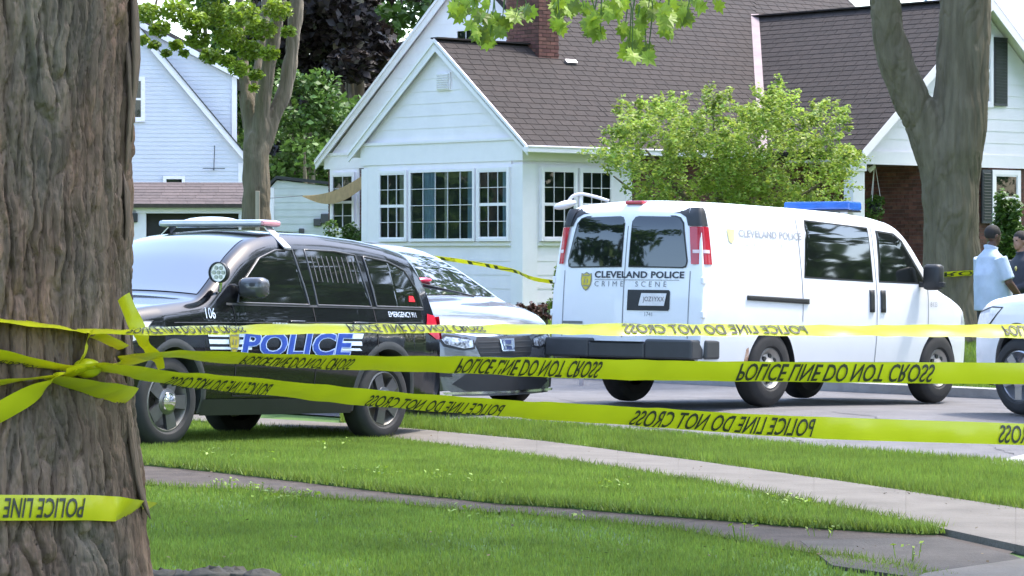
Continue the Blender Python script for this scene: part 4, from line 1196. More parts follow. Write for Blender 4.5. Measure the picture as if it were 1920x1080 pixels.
# ---- white crime scene van
VTOP = [(0, .42), (.01, .60), (.03, .85), (.08, 1.02), (.2, 1.12), (.5, 1.20), (.85, 1.29), (1.0, 1.34), (1.15, 1.46), (1.5, 1.82), (1.68, 1.97), (1.85, 2.035), (2.2, 2.085), (2.8, 2.115), (3.6, 2.125), (4.8, 2.125),
        (5.3, 2.115), (5.47, 2.08), (5.55, 2.0), (5.585, 1.8), (5.62, 1.45), (5.645, 1.1), (5.655, .8), (5.66, .6), (5.66, .45)]
VWZ = [(.3, .95), (.45, .975), (.7, 1.0), (1.0, 1.005), (1.2, 1.0), (1.35, .985), (1.6, .955), (1.85, .92), (2.0, .885), (2.15, .84)]
VPL = [(0, .86), (.2, .93), (.5, .97), (1.0, .995), (1.6, 1), (5.0, 1), (5.35, .985), (5.5, .97), (5.66, .955)]
van = empty('police_van'); tag(van, 'white crime scene police van with open lettering on its rear doors', 'van')
v = Car(5.66, VTOP, (.93, 4.36), ((.44, .40), (.44, .40)), VWZ, VPL, (.2, .05), sill=.40, crown=.035, rnd=.10)
v.zs = .984; v.body(WHITEP, van)
MB().box(v.xm - 5.4, v.xm - .3, -.74, .74, .34, .9).build('underbody', BLACKPL, van)
for sd in (1, -1):
    for wx in v.wheels:
        wheel(van, v.xm - wx, sd * .865, .395, .25, 'van', sd)
        mb = MB(); mb.grid(lambda u, w: (lambda a: v.loc(wx + .44 * math.cos(a), sd * (v.W(wx, .8) - .01 - .26 * w), .40 + .44 * max(math.sin(a), 0)))(math.pi * u), 30, 2); mb.build('wheel_arch', BLACKPL, van, True)
    v.side('window', [(1.30, 1.375), (1.36, 1.44), (1.72, 1.82), (1.86, 1.90), (2.20, 1.92), (2.24, 1.375)], DARKGLASS, van, sd, .004)
    v.side('window', [(2.40, 1.375), (2.40, 1.95), (3.62, 1.985), (3.74, 1.39)], DARKGLASS, van, sd, .004)
    v.side('window_seal', [(1.24, 1.355), (1.33, 1.46), (1.70, 1.845), (1.85, 1.92), (2.225, 1.94), (2.265, 1.355)], BLACKPL, van, sd, .002)
    v.side('window_seal', [(2.38, 1.355), (2.38, 1.965), (3.64, 2.003), (3.76, 1.37)], BLACKPL, van, sd, .002)
    for (X, z0, z1) in ((2.315, .46, 1.97), (1.22, .9, 1.33), (3.80, .9, 2.0)):
        v.side('door_seam', [(X, z0), (X + .012, z0), (X + .012, z1), (X, z1)], GSEAM, van, sd, .003, 3, 12)
    v.side('door_seam', [(1.45, .455), (3.85, .455), (3.85, .467), (1.45, .467)], GSEAM, van, sd, .003, 20, 2)
    for X in (2.20, 2.43):
        v.side('door_handle', [(X - .045, 1.02), (X + .045, 1.02), (X + .045, 1.27), (X - .045, 1.27)], BLACKPL, van, sd, .014, 5, 5, skirt=.012)
    def corner(name, z0, z1, m, off, k0=0., k1=1., lean=.0):
        pl_ = [(5.455, 0), (5.51, 0), (5.555, .004), (5.585, .02), (5.603, .05), (5.612, .085), (5.615, .12)]
        n_ = len(pl_); mb = MB()
        def fn(u, w):
            z = z0 + (z1 - z0) * w; f = k0 + (k1 - k0) * u; q = f * (n_ - 1); i = min(int(q), n_ - 2); t = q - i
            X = pl_[i][0] * (1 - t) + pl_[i + 1][0] * t; d = pl_[i][1] * (1 - t) + pl_[i + 1][1] * t
            sh = v.xrear(z) - v.xrear(1.6); y = v.W(5.3, z) * .975 - d
            nx_ = f ** 2; return v.loc(X + sh * f + off * nx_ , sd * (y + off * (1 - nx_) + .004), z)
        mb.grid(fn, 18, 8); return mb.build(name, m, van, True)
    corner('taillight', 1.47, 1.86, RED, .014)
    corner('taillight_lens', 1.585, 1.62, mat('pink_white_lens', (.72, .55, .56), .2, coat=.4), .019, .1, .9)
    corner('door_surround', 1.865, 2.06, BLACKPL, .010)
    v.side('headlight', [(.03, .82), (.05, 1.0), (.22, 1.06), (.26, .82)], CLEAR, van, sd, .006)
    px, py, pz = v.loc(1.42, sd * v.W(1.42, 1.38), 1.42)
    mm = MB().box(-.05, .10, -.11, .11, -.13, .16).build('mirror', BLACKPL, van, True, bevel=.045); mm.location = (px + .02, py + sd * .17, pz)
    MB().box(-.03, .03, -.16, .16, -.10, -.04).build('arm', BLACKPL, mm, bevel=.01)
    # rear doors
    v.rear('window', [(sd * .055, 1.45), (sd * .055, 1.93), (sd * .075, 1.965), (sd * .12, 1.975), (sd * .57, 1.965), (sd * .63, 1.945), (sd * .675, 1.89), (sd * .755, 1.50), (sd * .745, 1.455), (sd * .71, 1.44)], DARKGLASS, van, .012)
    v.rear('window_seal', [(sd * .042, 1.435), (sd * .042, 1.935), (sd * .065, 1.975), (sd * .12, 1.988), (sd * .57, 1.978), (sd * .64, 1.957), (sd * .688, 1.90), (sd * .768, 1.50), (sd * .755, 1.44), (sd * .715, 1.427)], BLACKPL, van, .008)
    v.rear('door_seam', [(sd * .80, .70), (sd * .808, .70), (sd * .808, 1.40), (sd * .80, 1.40)], GSEAM, van, .006, 3, 10)
# dark surround over the rear doors
sur = [(.0, 1.95), (.66, 1.94), (.72, 1.87), (.80, 1.45), (.835, 1.42), (.79, 1.84), (.74, 2.02), (.60, 2.055), (.0, 2.06)]
for sd in (1, -1):
    v.rear('door_surround', [(sd * .0, 2.012), (sd * .62, 2.0), (sd * .70, 1.96), (sd * .738, 1.87), (sd * .80, 1.87), (sd * .765, 2.0), (sd * .70, 2.075), (sd * .0, 2.10)], BLACKPL, van, .010)
MB().box(v.xm - 5.50, v.xm - 5.38, -.11, .11, 2.075, 2.11).build('brake_light', RED, van, bevel=.012)
v.rear('door_seam', [(-.005, .70), (.005, .70), (.005, 1.94), (-.005, 1.94)], GSEAM, van, .006, 3, 16)
# bumper with a step
b = MB(); hb = v.xm - 5.66
b.prism([(hb + .12, 0, .70), (hb - .16, 0, .70), (hb - .17, 0, .52), (hb - .10, 0, .46), (hb + .12, 0, .46)], (0, .001, 0)); b = MB()
for (y0, y1, d, zt) in ((-.95, -.36, .10, .685), (-.36, .36, .105, .65), (.36, .93, .10, .685)):
    b.box(hb - d, hb + .12, y0, y1, .485, zt)
b.box(v.xm - 5.55, v.xm - 5.3, .93, .985, .49, .685); b.box(v.xm - 5.55, v.xm - 5.3, -.985, -.93, .49, .685)
bp = b.build('bumper', GREYPL, van, bevel=.022)
MB().box(hb - .122, hb - .06, -.34, .34, .65, .657).build('step_pad', BLACKPL, bp)
for sd in (1, -1):
    for z in (.95, 1.30):
        q = v.loc(v.xrear(z) - .02, sd * (v.W(5.4, z) - .02), z); MB().box(q[0] - .03, q[0] + .03, q[1] - .016, q[1] + .016, q[2] - .035, q[2] + .035).build('hinge', WHITEP, van, bevel=.008)
    q = v.loc(5.66, sd * .09, .80)
MB().box(v.xm - 5.70, v.xm - 5.655, -.20, -.10, .80, .84).build('rear_handle', BLACKPL, van, bevel=.008)
# plate, lettering
v.rear('plate_recess', [(-.055, .985), (-.065, 1.005), (-.065, 1.18), (-.055, 1.20), (-.565, 1.20), (-.58, 1.18), (-.58, 1.005), (-.565, .985)], BLACKPL, van, .008, 8, 4)
v.rear('number_plate', [(-.205, 1.035), (-.235, 1.165), (-.545, 1.165), (-.52, 1.035)], mat('plate_white', (.72, .70, .70), .5), van, .018, 4, 3)
v.text_rear('plate_number', 'JOZ1YXX', -.26, 1.065, .065, mat('plate_ink', (.16, .13, .13), .6), van, .021, .85)
v.text_rear('lettering', 'CLEVELAND POLICE', .385, 1.325, .066, mat('navy_letters', (.03, .035, .05), .5), van, .008, 1.27, .03, 1.05)
v.text_rear('lettering', 'CRIME  SCENE', .385, 1.232, .056, mat('grey_letters', (.24, .25, .27), .5), van, .008, 1.1, .0, 1.75)
v.rear('lettering_rule', [(.385, 1.300), (.385, 1.306), (-.68, 1.306), (-.68, 1.300)], mat('grey_letters', (.24, .25, .27)), van, .008, 8, 2)
v.text_rear('number', '1741', -.28, .925, .045, mat('grey_letters', (.24, .25, .27)), van, .008, .9)
shield(v, 'rear', .50, 1.285, .20, van)
v.rear('maker_badge', [(.52, .835), (.52, .862), (.80, .862), (.80, .835)], mat('dull_badge', (.20, .21, .20), .35, .6), van, .012, 4, 2)
pale = mat('faded_grey_letters', (.36, .37, .39), .5)
v.text_side('lettering', 'CLEVELAND POLICE', 4.92, 1.78, .075, pale, van, -1, .005, 0, 1.18, .02, 0, 1.04)
v.text_side('lettering', 'CRIME SCENE', 4.90, 1.675, .055, mat('very_faded_letters', (.62, .63, .65), .5), van, -1, .005, 0, 1.2, 0, 0, 1.7)
v.side('badge', [(5.02, 1.74), (5.00, 1.85), (5.14, 1.85), (5.12, 1.72), (5.07, 1.70)], mat('faded_badge', (.62, .60, .30), .5), van, -1, .005, 5, 4)
v.text_side('number', '8123', 1.18, 1.10, .055, pale, van, -1, .005, 0, 1.1)
v.side('door_track', [(3.70, 1.09), (4.86, 1.115), (4.86, 1.165), (3.70, 1.145)], BLACKPL, van, -1, .016, 24, 3, skirt=.012)
v.side('rust_patch', [(4.78, .52), (4.80, .62), (4.84, .60), (4.86, .47), (4.80, .46)], mat('rust', (.30, .12, .04), .9, col2=(.62, .50, .42), scale=30), van, -1, .002, 6, 4)
v.screen('windshield', 1.06, 1.62, WSG, van)
v.front('grille', [(-.6, .7), (.6, .7), (.62, .98), (-.62, .98)], BLACKPL, van); v.front('bumper', [(-.84, .44), (.84, .44), (.84, .64), (-.84, .64)], GREYPL, van, .02)
lbv = MB().box(-.13, .13, -.44, .44, 0, .095).build('light_bar', mat('blue_light_lens', (.015, .10, .42), .25, var=.2, coat=.6), van, bevel=.02); lbv.location = (v.xm - 2.02, -.08, 2.15)
MB().box(-.14, .14, -.42, .42, -.02, .0).build('base', BLACKPL, lbv)
for sd in (1, -1): MB().box(-.06, .06, sd * .32 - .05, sd * .32 + .05, -.10, -.01).build('bracket', ALLOY, lbv)
rr_ = ground_pt((1432 - 960) / F * 30.6, 30.6); ff_ = ground_pt((1757 - 960) / F * 33.35, 33.35)
seat_on(van, ff_, rr_, -1, .93)

# ---- grey minivan
OTOP = [(0, .17), (.005, .30), (.01, .42), (.02, .60), (.05, .76), (.12, .87), (.3, .955), (.6, 1.03), (.95, 1.09), (1.1, 1.12), (1.3, 1.24), (1.7, 1.46), (2.0, 1.60), (2.25, 1.675), (2.6, 1.72), (3.3, 1.735), (4.2, 1.71), (4.7, 1.65),
        (4.85, 1.55), (5.0, 1.25), (5.1, 1.0), (5.16, .8), (5.18, .5), (5.18, .3)]
OWZ = [(.2, .92), (.4, .97), (.7, 1.0), (.9, .99), (1.05, .96), (1.2, .91), (1.45, .82), (1.6, .755), (1.75, .68)]
OPL = [(0, .80), (.15, .88), (.4, .955), (.8, .995), (1.2, 1), (4.4, 1), (4.9, .95), (5.18, .86)]
HEADL = mat('faceted_headlight', (.10, .10, .11), .15, .5, scale=28, col2=(.75, .77, .82), coat=.8, detail=1)
mv = empty('minivan'); tag(mv, 'grey minivan with dark grille and slim headlights behind the black police car', 'minivan')
o_ = Car(5.18, OTOP, (.95, 3.95), ((.38, .35), (.38, .35)), OWZ, OPL, (.30, .1), sill=.17, crown=.035, rnd=.12)
GREYP = mat('grey_car_paint', (.17, .175, .19), .25, .6, var=.05, coat=.9)
o_.body(GREYP, mv); MB().box(o_.xm - 5, o_.xm - .3, -.74, .74, .22, .8).build('underbody', BLACKPL, mv)
for sd in (1, -1):
    for wx in o_.wheels:
        wheel(mv, o_.xm - wx, sd * .85, .35, .235, 'alloy', sd)
        mb = MB(); mb.grid(lambda u, w: (lambda a: o_.loc(wx + .38 * math.cos(a), sd * (o_.W(wx, .7) - .01 - .25 * w), .35 + .38 * max(math.sin(a), 0)))(math.pi * u), 30, 2); mb.build('wheel_arch', BLACKPL, mv, True)
    o_.side('window', [(1.62, 1.12), (2.1, 1.45), (2.35, 1.56), (2.6, 1.58), (2.66, 1.12)], DARKGLASS, mv, sd)
    o_.side('window', [(2.74, 1.12), (2.74, 1.59), (3.7, 1.59), (3.76, 1.12)], DARKGLASS, mv, sd)
    o_.side('window', [(3.84, 1.12), (3.84, 1.58), (4.5, 1.52), (4.72, 1.15)], DARKGLASS, mv, sd)
    o_.front('headlight', [(sd * .42, .665), (sd * .42, .735), (sd * .70, .775), (sd * .74, .745), (sd * .71, .695), (sd * .52, .65)], HEADL, mv, .010)
    o_.front('headlight_rim', [(sd * .40, .645), (sd * .40, .755), (sd * .70, .80), (sd * .77, .755), (sd * .73, .675), (sd * .52, .63)], BLACKPL, mv, .005)
    o_.side('headlight', [(.06, .70), (.10, .78), (.40, .85), (.48, .845), (.30, .74)], HEADL, mv, sd, .006)
    o_.front('fog_lamp', [(sd * .66, .36), (sd * .66, .44), (sd * .78, .45), (sd * .78, .37)], BLACKPL, mv, .008)
    px, py, pz = o_.loc(1.72, sd * o_.W(1.72, 1.15), 1.15)
    mm = MB().ell((0, 0, 0), (.10, .13, .085), 16, 10).build('mirror', GREYP, mv, True); mm.location = (px, py + sd * .12, pz)
o_.front('grille', [(-.34, .565), (.34, .565), (.40, .70), (.36, .765), (-.36, .765), (-.40, .70)], BLACKPL, mv, .008)
for i in range(3): o_.front('grille_bar', [(-.36, .60 + .055 * i), (.36, .60 + .055 * i), (.36, .61 + .055 * i), (-.36, .61 + .055 * i)], GREYPL, mv, .013, 12, 2)
o_.front('chrome_bar', [(-.74, .825), (-.36, .77), (.36, .77), (.74, .825), (.74, .838), (.36, .788), (-.36, .788), (-.74, .838)], CHROME, mv, .012, 20, 2)
o_.front('lower_intake', [(-.50, .215), (.50, .215), (.66, .29), (.50, .40), (-.50, .40), (-.66, .29)], BLACKPL, mv, .010)
o_.front('chrome_bar', [(-.74, .185), (.74, .185), (.76, .208), (-.76, .208)], CHROME, mv, .014, 20, 2)
o_.front('number_plate', [(-.15, .44), (.15, .44), (.15, .53), (-.15, .53)], BLACKPL, mv, .02, 4, 2)
em = o_.front('emblem', [(-.085, .615), (-.10, .745), (.10, .745), (.085, .615)], CHROME, mv, .024, 6, 4)
o_.front('emblem_field', [(-.068, .632), (-.08, .73), (.08, .73), (.068, .632)], mat('emblem_blue', (.05, .07, .16), .3), mv, .028, 6, 4)
for q in ([(-.06, .64), (-.07, .725), (-.042, .725), (-.036, .64)], [(.06, .64), (.07, .725), (.042, .725), (.036, .64)], [(-.045, .668), (-.045, .69), (.045, .69), (.045, .668)]):
    o_.front('emblem_letter', q, CHROME, mv, .033, 4, 2)
o_.screen('windshield', 1.14, 2.16, WSG, mv)
wip = MB(); wip.tube([o_.loc(1.12, .5, 1.16), o_.loc(1.3, -.1, 1.30)], .012, 5); wip.build('wiper', BLACKPL, mv)
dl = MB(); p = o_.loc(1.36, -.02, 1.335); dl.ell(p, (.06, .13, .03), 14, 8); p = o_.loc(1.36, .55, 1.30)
dl.build('dash_reflection', mat('red_reflection', (.75, .02, .07), .3, coat=.4), mv, True)  # red blob painted in for the light bar's reflection in the windshield
hd = Vector((.669, -.743, 0)); fc = ground_pt(-.03, 30.2); lft = Vector((0, 0, 1)).cross(hd)
mid = fc - hd * o_.xm
mv.matrix_world = Matrix((hd, lft, Vector((0, 0, 1)))).transposed().to_4x4(); mv.location = (mid.x, mid.y, float(gz(mid.x, mid.y)) + .0)
# ------------------------------------------------------------------ trees
def vnoise(u, v, pu, seed):
    """value noise, periodic in u with period pu"""
    r = np.random.default_rng(seed); T = r.uniform(-1, 1, (pu, 512))
    iu, iv = np.floor(u).astype(int), np.floor(v).astype(int); fu, fv = u - iu, v - iv
    fu, fv = fu * fu * (3 - 2 * fu), fv * fv * (3 - 2 * fv)
    a, b = iu % pu, (iu + 1) % pu; c, d = iv % 512, (iv + 1) % 512
    return (T[a, c] * (1 - fu) + T[b, c] * fu) * (1 - fv) + (T[a, d] * (1 - fu) + T[b, d] * fu) * fv

TCX, TCY = -1.715, 9.2
_tz = [-.3, .1, .40, .68, .914, 1.215, 1.48, 1.98, 2.49, 4.0, 5.5]; _tr = [.9, .74, .61, .565, .54, .51, .497, .502, .53, .50, .42]
def trad(z): return float(np.interp(z, _tz, _tr))
tree = empty('shaggy_maple', (TCX, TCY, 0)); tag(tree, 'large old maple with shaggy furrowed bark wrapped in yellow tape', 'tree')
nt_, nz_ = 800, 560
th = np.linspace(0, 2 * math.pi, nt_, endpoint=False); zz = np.linspace(-.25, 3.1, nz_)
TH, ZZ = np.meshgrid(th, zz, indexing='ij'); U = TH / (2 * math.pi)
def worley(u, v, pu, seed):
    """jittered cells, periodic in u: border distance, cell value, place inside the cell along v"""
    r = np.random.default_rng(seed); JX, JY, CV = r.uniform(.1, .9, (pu, 256)), r.uniform(0, 1, (pu, 256)), r.uniform(0, 1, (pu, 256))
    iu, iv = np.floor(u).astype(int), np.floor(v).astype(int); f1 = np.full(u.shape, 9.); f2 = f1.copy(); val = np.zeros(u.shape); lv = np.zeros(u.shape)
    for du in (-1, 0, 1):
        for dv in (-1, 0, 1):
            a, c = (iu + du) % pu, (iv + dv) % 256; dx, dy = iu + du + JX[a, c] - u, iv + dv + JY[a, c] - v
            d = np.sqrt(dx * dx * 1.3 + dy * dy * .7); n = d < f1
            f2 = np.where(n, f1, np.minimum(f2, d)); val = np.where(n, CV[a, c], val); lv = np.where(n, dy, lv); f1 = np.where(n, d, f1)
    return f2 - f1, val, lv
wu = vnoise(U * 16, ZZ * 2.0, 16, 1) * .55 + vnoise(U * 50, ZZ * 7, 50, 2) * .30 + vnoise(U * 130, ZZ * 22, 130, 8) * .12
wv = vnoise(U * 30, ZZ * 3, 30, 9) * .5
e1, c1, l1 = worley(U * 66 + wu, ZZ * 3.0 + wv, 66, 3)
e2, c2, l2 = worley(U * 124 + wu * 2.0, ZZ * 7.5 + wv * 2, 124, 4)
n3 = vnoise(U * 210 + wu * 3, ZZ * 17, 210, 5); n4 = vnoise(U * 420, ZZ * 60, 420, 6); lump = vnoise(U * 6, ZZ * 1.1, 6, 7)
pl = np.clip(e1 / .24, 0, 1) ** .55; p2 = np.clip(e2 / .22, 0, 1) ** .55; st = vnoise(U * 300 + wu * 5, ZZ * 4.5, 300, 31)
R0 = np.interp(zz, _tz, _tr)[None, :] * (1 + .05 * np.clip((.7 - ZZ) / .8, 0, 1) * np.cos(5 * TH))
e3, c3, l3 = worley(U * 230 + wu * 4, ZZ * 16 + wv * 4, 230, 41); p3 = np.clip(e3 / .25, 0, 1)
RR = R0 - .034 + .019 * pl + .011 * (c1 - .3) * pl + .009 * p2 * (.35 + .65 * pl) + .008 * l1 * pl + .006 * c2 + .0035 * p3 + .003 * c3 + .003 * n3 + .002 * n4 + .0045 * st + .018 * lump
V = np.stack([RR * np.cos(TH), RR * np.sin(TH), ZZ], -1).reshape(-1, 3)
ii, jj = np.meshgrid(np.arange(nt_), np.arange(nz_ - 1), indexing='ij'); i2 = (ii + 1) % nt_
Fq = np.stack([ii * nz_ + jj, i2 * nz_ + jj, i2 * nz_ + jj + 1, ii * nz_ + jj + 1], -1).reshape(-1, 4)
tn = (.80 + .30 * c1 + .22 * c2 + .22 * vnoise(U * 90, ZZ * 9, 90, 12)).reshape(-1, 1)
hue = (vnoise(U * 20, ZZ * 2.5, 20, 13) + .8 * (c2 - .5)).reshape(-1, 1)
T = tn * (np.ones((1, 3)) + hue * np.array([[.12, -.02, -.08]]))
np_mesh('trunk', V, Fq, BARK, tree, T, True)
def bark_strip(pts, w, th_):
    rings = []
    for i, (px, py, k) in enumerate(pts):
        p = P(px, py, TCY - .05) - Vector((TCX, TCY, 0)); a = w * k; rings.append([p + Vector((th_ * k * math.cos(t), a * math.sin(t), 0)) + Vector((0, random.uniform(-.004, .004), 0)) for t in np.linspace(0, 2 * math.pi, 9)[:-1]])
    mb = MB(); mb.ring_loft(rings); mb.build('bark_strip', BARK, tree, True)
bark_strip([(238, 740, .5), (243, 790, .9), (249, 840, 1.), (256, 890, 1.), (266, 930, .8), (275, 955, .55), (282, 973, .15)], .05, .013)
bark_strip([(250, -30, .7), (254, 40, 1), (256, 110, 1), (253, 160, .8), (249, 200, .5), (247, 266, .12)], .05, .012)
bark_strip([(238, 60, .6), (244, 120, 1), (246, 200, .9), (240, 280, .7), (234, 350, .2)], .06, .012)
bark_strip([(232, 320, .4), (238, 360, .9), (239, 420, .8), (232, 500, .2)], .06, .009)
bark_strip([(232, 590, .3), (239, 640, .8), (241, 690, .8), (238, 730, .3)], .06, .010)
limbs = MB()
limbs.tube([(0, 0, 2.95), (0, 0, 4.1), (.4, 1.0, 5.0), (1.2, 3.0, 5.2), (2.2, 6.3, 4.9), (2.9, 9, 4.5)], [.50, .42, .22, .14, .08, .03], 12)
limbs.tube([(0, 0, 4.0), (-.6, -.3, 5.5), (-1.6, -1, 8), (-2.5, -1.5, 11)], [.42, .34, .22, .08], 12)
limbs.tube([(0, 0, 4.0), (.7, -.4, 6), (1.5, -1, 8.5), (2.5, -1.2, 11)], [.36, .30, .2, .06], 12)
limbs.build('limbs', BARK2, tree, True)
cc, cr, cn = [], [], []
for i in range(95):
    a, r = random.uniform(0, 2 * math.pi), math.sqrt(random.uniform(0, 1)) * 6.2
    cc.append((r * math.cos(a) + 3.0, r * math.sin(a) + 5.0, 6.4 + random.uniform(0, 6.5) * (1 - r / 8))); cr.append((1.0, 1.0, .55)); cn.append(85)
leaves('crown', clump_points(cc, cr, cn, .2), .24, LEAFG, tree, .7, 1.3)
# the low branch with hanging maple leaves: every leaf is its own piece
br = MB(); bpts = [Vector((2.9, 9, 4.5)), Vector((2.4, 7.6, 4.0)), Vector((2.0, 6.9, 3.75)), Vector((1.5, 6.8, 3.55))]
br.tube([(2.2, 6.3, 4.9), (2.0, 6.9, 4.1), (1.7, 7.2, 3.5), (1.25, 6.8, 3.25)], [.05, .03, .018, .006], 7)
br.tube([(2.0, 6.9, 4.1), (2.2, 7.0, 3.6), (2.55, 6.8, 3.3)], [.03, .015, .005], 7)
lc = [(868, 10, 20, 6), (848, 26, 12, 4), (896, 30, 14, 5), (930, 40, 18, 7), (905, 66, 14, 6), (940, 58, 10, 4), (918, 78, 8, 3), (968, 24, 14, 5), (990, 20, 14, 5), (1040, 12, 20, 10), (1060, 20, 20, 8), (1045, 40, 14, 6),
      (1050, 54, 8, 3), (1095, 14, 18, 6), (1118, 30, 16, 6), (1140, 10, 16, 7), (1108, 62, 10, 4), (1126, 60, 12, 4), (1160, 25, 14, 5), (1172, 52, 10, 5), (1192, 62, 12, 5), (1180, 86, 12, 7), (1186, 102, 6, 3), (1210, 92, 7, 4), (1215, 105, 4, 2),
      (1215, 25, 16, 8), (1235, 12, 16, 8), (1255, 30, 16, 8), (1270, 20, 14, 7), (1285, 34, 8, 5), (1250, 55, 9, 4), (1200, 10, 18, 6), (1300, 4, 14, 4), (1165, 0, 20, 5), (880, -8, 30, 6), (1340, -4, 16, 3)]
lobes = [(0, -.5), (.10, -.32), (.34, -.36), (.28, -.2), (.52, -.02), (.34, .05), (.38, .24), (.16, .2), (0, .55), (-.16, .2), (-.38, .24), (-.34, .05), (-.52, -.02), (-.28, -.2), (-.34, -.36), (-.10, -.32)]
LM = []
for k in (.55, .8, 1.0, 1.2):  # darker copies carry leaf shade in the tint, brighter ones sun shining through
    mb = MB(); mb.add([(0, 0, .06)] + [(a, b, -.10 * abs(a) - .05 * (b * b)) for a, b in lobes], [(0, i + 1, (i + 1) % 16 + 1) for i in range(16)], np.array([k, k, k])); LM.append(mb.mesh('leaf', LEAFY))
brobj = br.build('branch', BARK2, tree, True)
tw = MB(); nleaf = 0
for (px, py, sp, n) in lc:
    D0 = random.uniform(15.3, 16.6); c0 = P(px, py, D0) - tree.location
    top = P(px + random.uniform(-15, 15), -45, D0) - tree.location; tw.tube([top, top.lerp(c0, .5) + Vector((random.uniform(-.03, .03), 0, .02)), c0], [.006, .004, .0025], 5)
    for j in range(n):
        q = c0 + Vector((random.gauss(0, sp * .6) / F * D0, random.uniform(-.12, .12), random.gauss(0, sp * .6) / F * D0))
        o = link(bpy.data.objects.new('leaf', random.choice(LM[2:] if px > 1000 and random.random() < .75 else LM)), brobj)
        s = random.uniform(.075, .115); o.scale = (s, s, s); o.location = q
        o.rotation_euler = (math.radians(random.uniform(35, 110)), math.radians(random.uniform(-40, 40)), math.radians(random.uniform(-70, 70)) + (math.pi if random.random() < .8 else 0))
        if o.rotation_euler[2] > 0: o.rotation_euler[0] *= -1
        tw.tube([q, q.lerp(c0, .7) + Vector((0, 0, .02))], .0015, 4); nleaf += 1
tw.build('twigs', LEAFG, brobj)['kind'] = 'stuff'

def limb_px(mb, pts, D, n=12):
    """pts: (px, py, diameter px, depth offset)"""
    mb.tube([P(a, b, D + d) for a, b, w, d in pts], [w / F * D / 2 for a, b, w, d in pts], n)

def wobble(o, amp, s=3.):
    me = o.data; co = np.empty(len(me.vertices) * 3, dtype=np.float32); me.vertices.foreach_get('co', co); co = co.reshape(-1, 3)
    co += amp * np.c_[np.sin(co[:, 2] * s + co[:, 1] * 7), np.cos(co[:, 2] * s * 1.3 + co[:, 0] * 9), np.zeros(len(co))]
    me.vertices.foreach_set('co', co.ravel())

def spline(pts, per=6):
    p = np.array(pts, float); out = []
    p = np.vstack([2 * p[0] - p[1], p, 2 * p[-1] - p[-2]])
    for i in range(1, len(p) - 2):
        for t in np.linspace(0, 1, per, endpoint=False):
            a, b, c, d = p[i - 1], p[i], p[i + 1], p[i + 2]
            out.append(.5 * (2 * b + (c - a) * t + (2 * a - 5 * b + 4 * c - d) * t * t + (3 * b - a - 3 * c + d) * t ** 3))
    out.append(p[-2]); return [tuple(q) for q in out]

def remeshed(o, voxel, smooth=4):
    m = o.modifiers.new('r', 'REMESH'); m.mode = 'VOXEL'; m.voxel_size = voxel
    if smooth: s = o.modifiers.new('s', 'SMOOTH'); s.factor = .5; s.iterations = smooth
    bpy.context.view_layer.update()
    me = bpy.data.meshes.new_from_object(o.evaluated_get(bpy.context.evaluated_depsgraph_get()))
    old = o.data; mts = list(old.materials); o.modifiers.clear(); o.data = me
    if not me.materials and mts: me.materials.append(mts[0])
    me.polygons.foreach_set('use_smooth', np.ones(len(me.polygons), dtype=bool))
    return o

def vnoise3(p, seed):
    r = np.random.default_rng(seed); T = r.uniform(-1, 1, 4096)
    i = np.floor(p).astype(int); f = p - i; f = f * f * (3 - 2 * f); out = 0
    for dx in (0, 1):
        for dy in (0, 1):
            for dz in (0, 1):
                h = ((i[:, 0] + dx) * 73856093 ^ (i[:, 1] + dy) * 19349663 ^ (i[:, 2] + dz) * 83492791) & 4095
                out = out + T[h] * (f[:, 0] if dx else 1 - f[:, 0]) * (f[:, 1] if dy else 1 - f[:, 1]) * (f[:, 2] if dz else 1 - f[:, 2])
    return out
def bark(o, amp, sc):
    me = o.data; n = len(me.vertices); co = np.empty(n * 3, dtype=np.float32); no = co.copy()
    me.vertices.foreach_get('co', co); me.vertices.foreach_get('normal', no); co = co.reshape(-1, 3).astype(float); no = no.reshape(-1, 3)
    w = vnoise3(co * np.array([2, 2, 1.2]), 3)[:, None] * .25
    q = (co + w) * np.array([sc, sc, sc * .13]); a = np.abs(vnoise3(q, 1)); b = np.abs(vnoise3(q * 2.1 + 7, 2))
    d = np.clip(a / .35, 0, 1) * .7 + np.clip(b / .4, 0, 1) * .3 - .7
    co += no * (d * amp)[:, None] + no * (vnoise3(co * 3.1, 5) * amp * .8)[:, None]
    me.vertices.foreach_set('co', co.astype(np.float32).ravel()); me.update()

# forked street tree on the right
FT = empty('forked_maple', (0, 0, 0)); tag(FT, 'tall forked grey-barked tree standing by the porch gable', 'tree')
D = 45.0; mb = MB()
limb_px(mb, spline([(1776, 640, 150, 0), (1780, 590, 122, 0), (1784, 520, 108, 0), (1784, 420, 105, 0), (1782, 340, 108, 0), (1790, 270, 112, 0), (1800, 200, 104, 0), (1806, 100, 97, 0), (1810, 0, 95, 0), (1812, -120, 88, 0), (1790, -300, 60, 0)]), D, 28)
limb_px(mb, spline([(1776, 380, 80, .03), (1762, 310, 84, -.02), (1738, 240, 76, -.05), (1700, 165, 68, -.1), (1672, 90, 62, -.2), (1658, 10, 58, -.3), (1652, -90, 55, -.5), (1600, -260, 36, -1)]), D, 24)
tr_ = remeshed(mb.build('trunk', BARK2, FT, True), .022, 8); bark(tr_, .034, 10)
cc, cr, cn = [], [], []
base = P(1790, -300, 45)
for i in range(60):
    a, r = random.uniform(0, 2 * math.pi), math.sqrt(random.uniform(0, 1)) * 5.2
    cc.append((base.x - 1 + r * math.cos(a), 45 + r * math.sin(a), 8.6 + random.uniform(0, 5.5))); cr.append((1.1, 1.1, .7)); cn.append(70)
leaves('crown', clump_points(cc, cr, cn, .2), .26, LEAFG, FT)

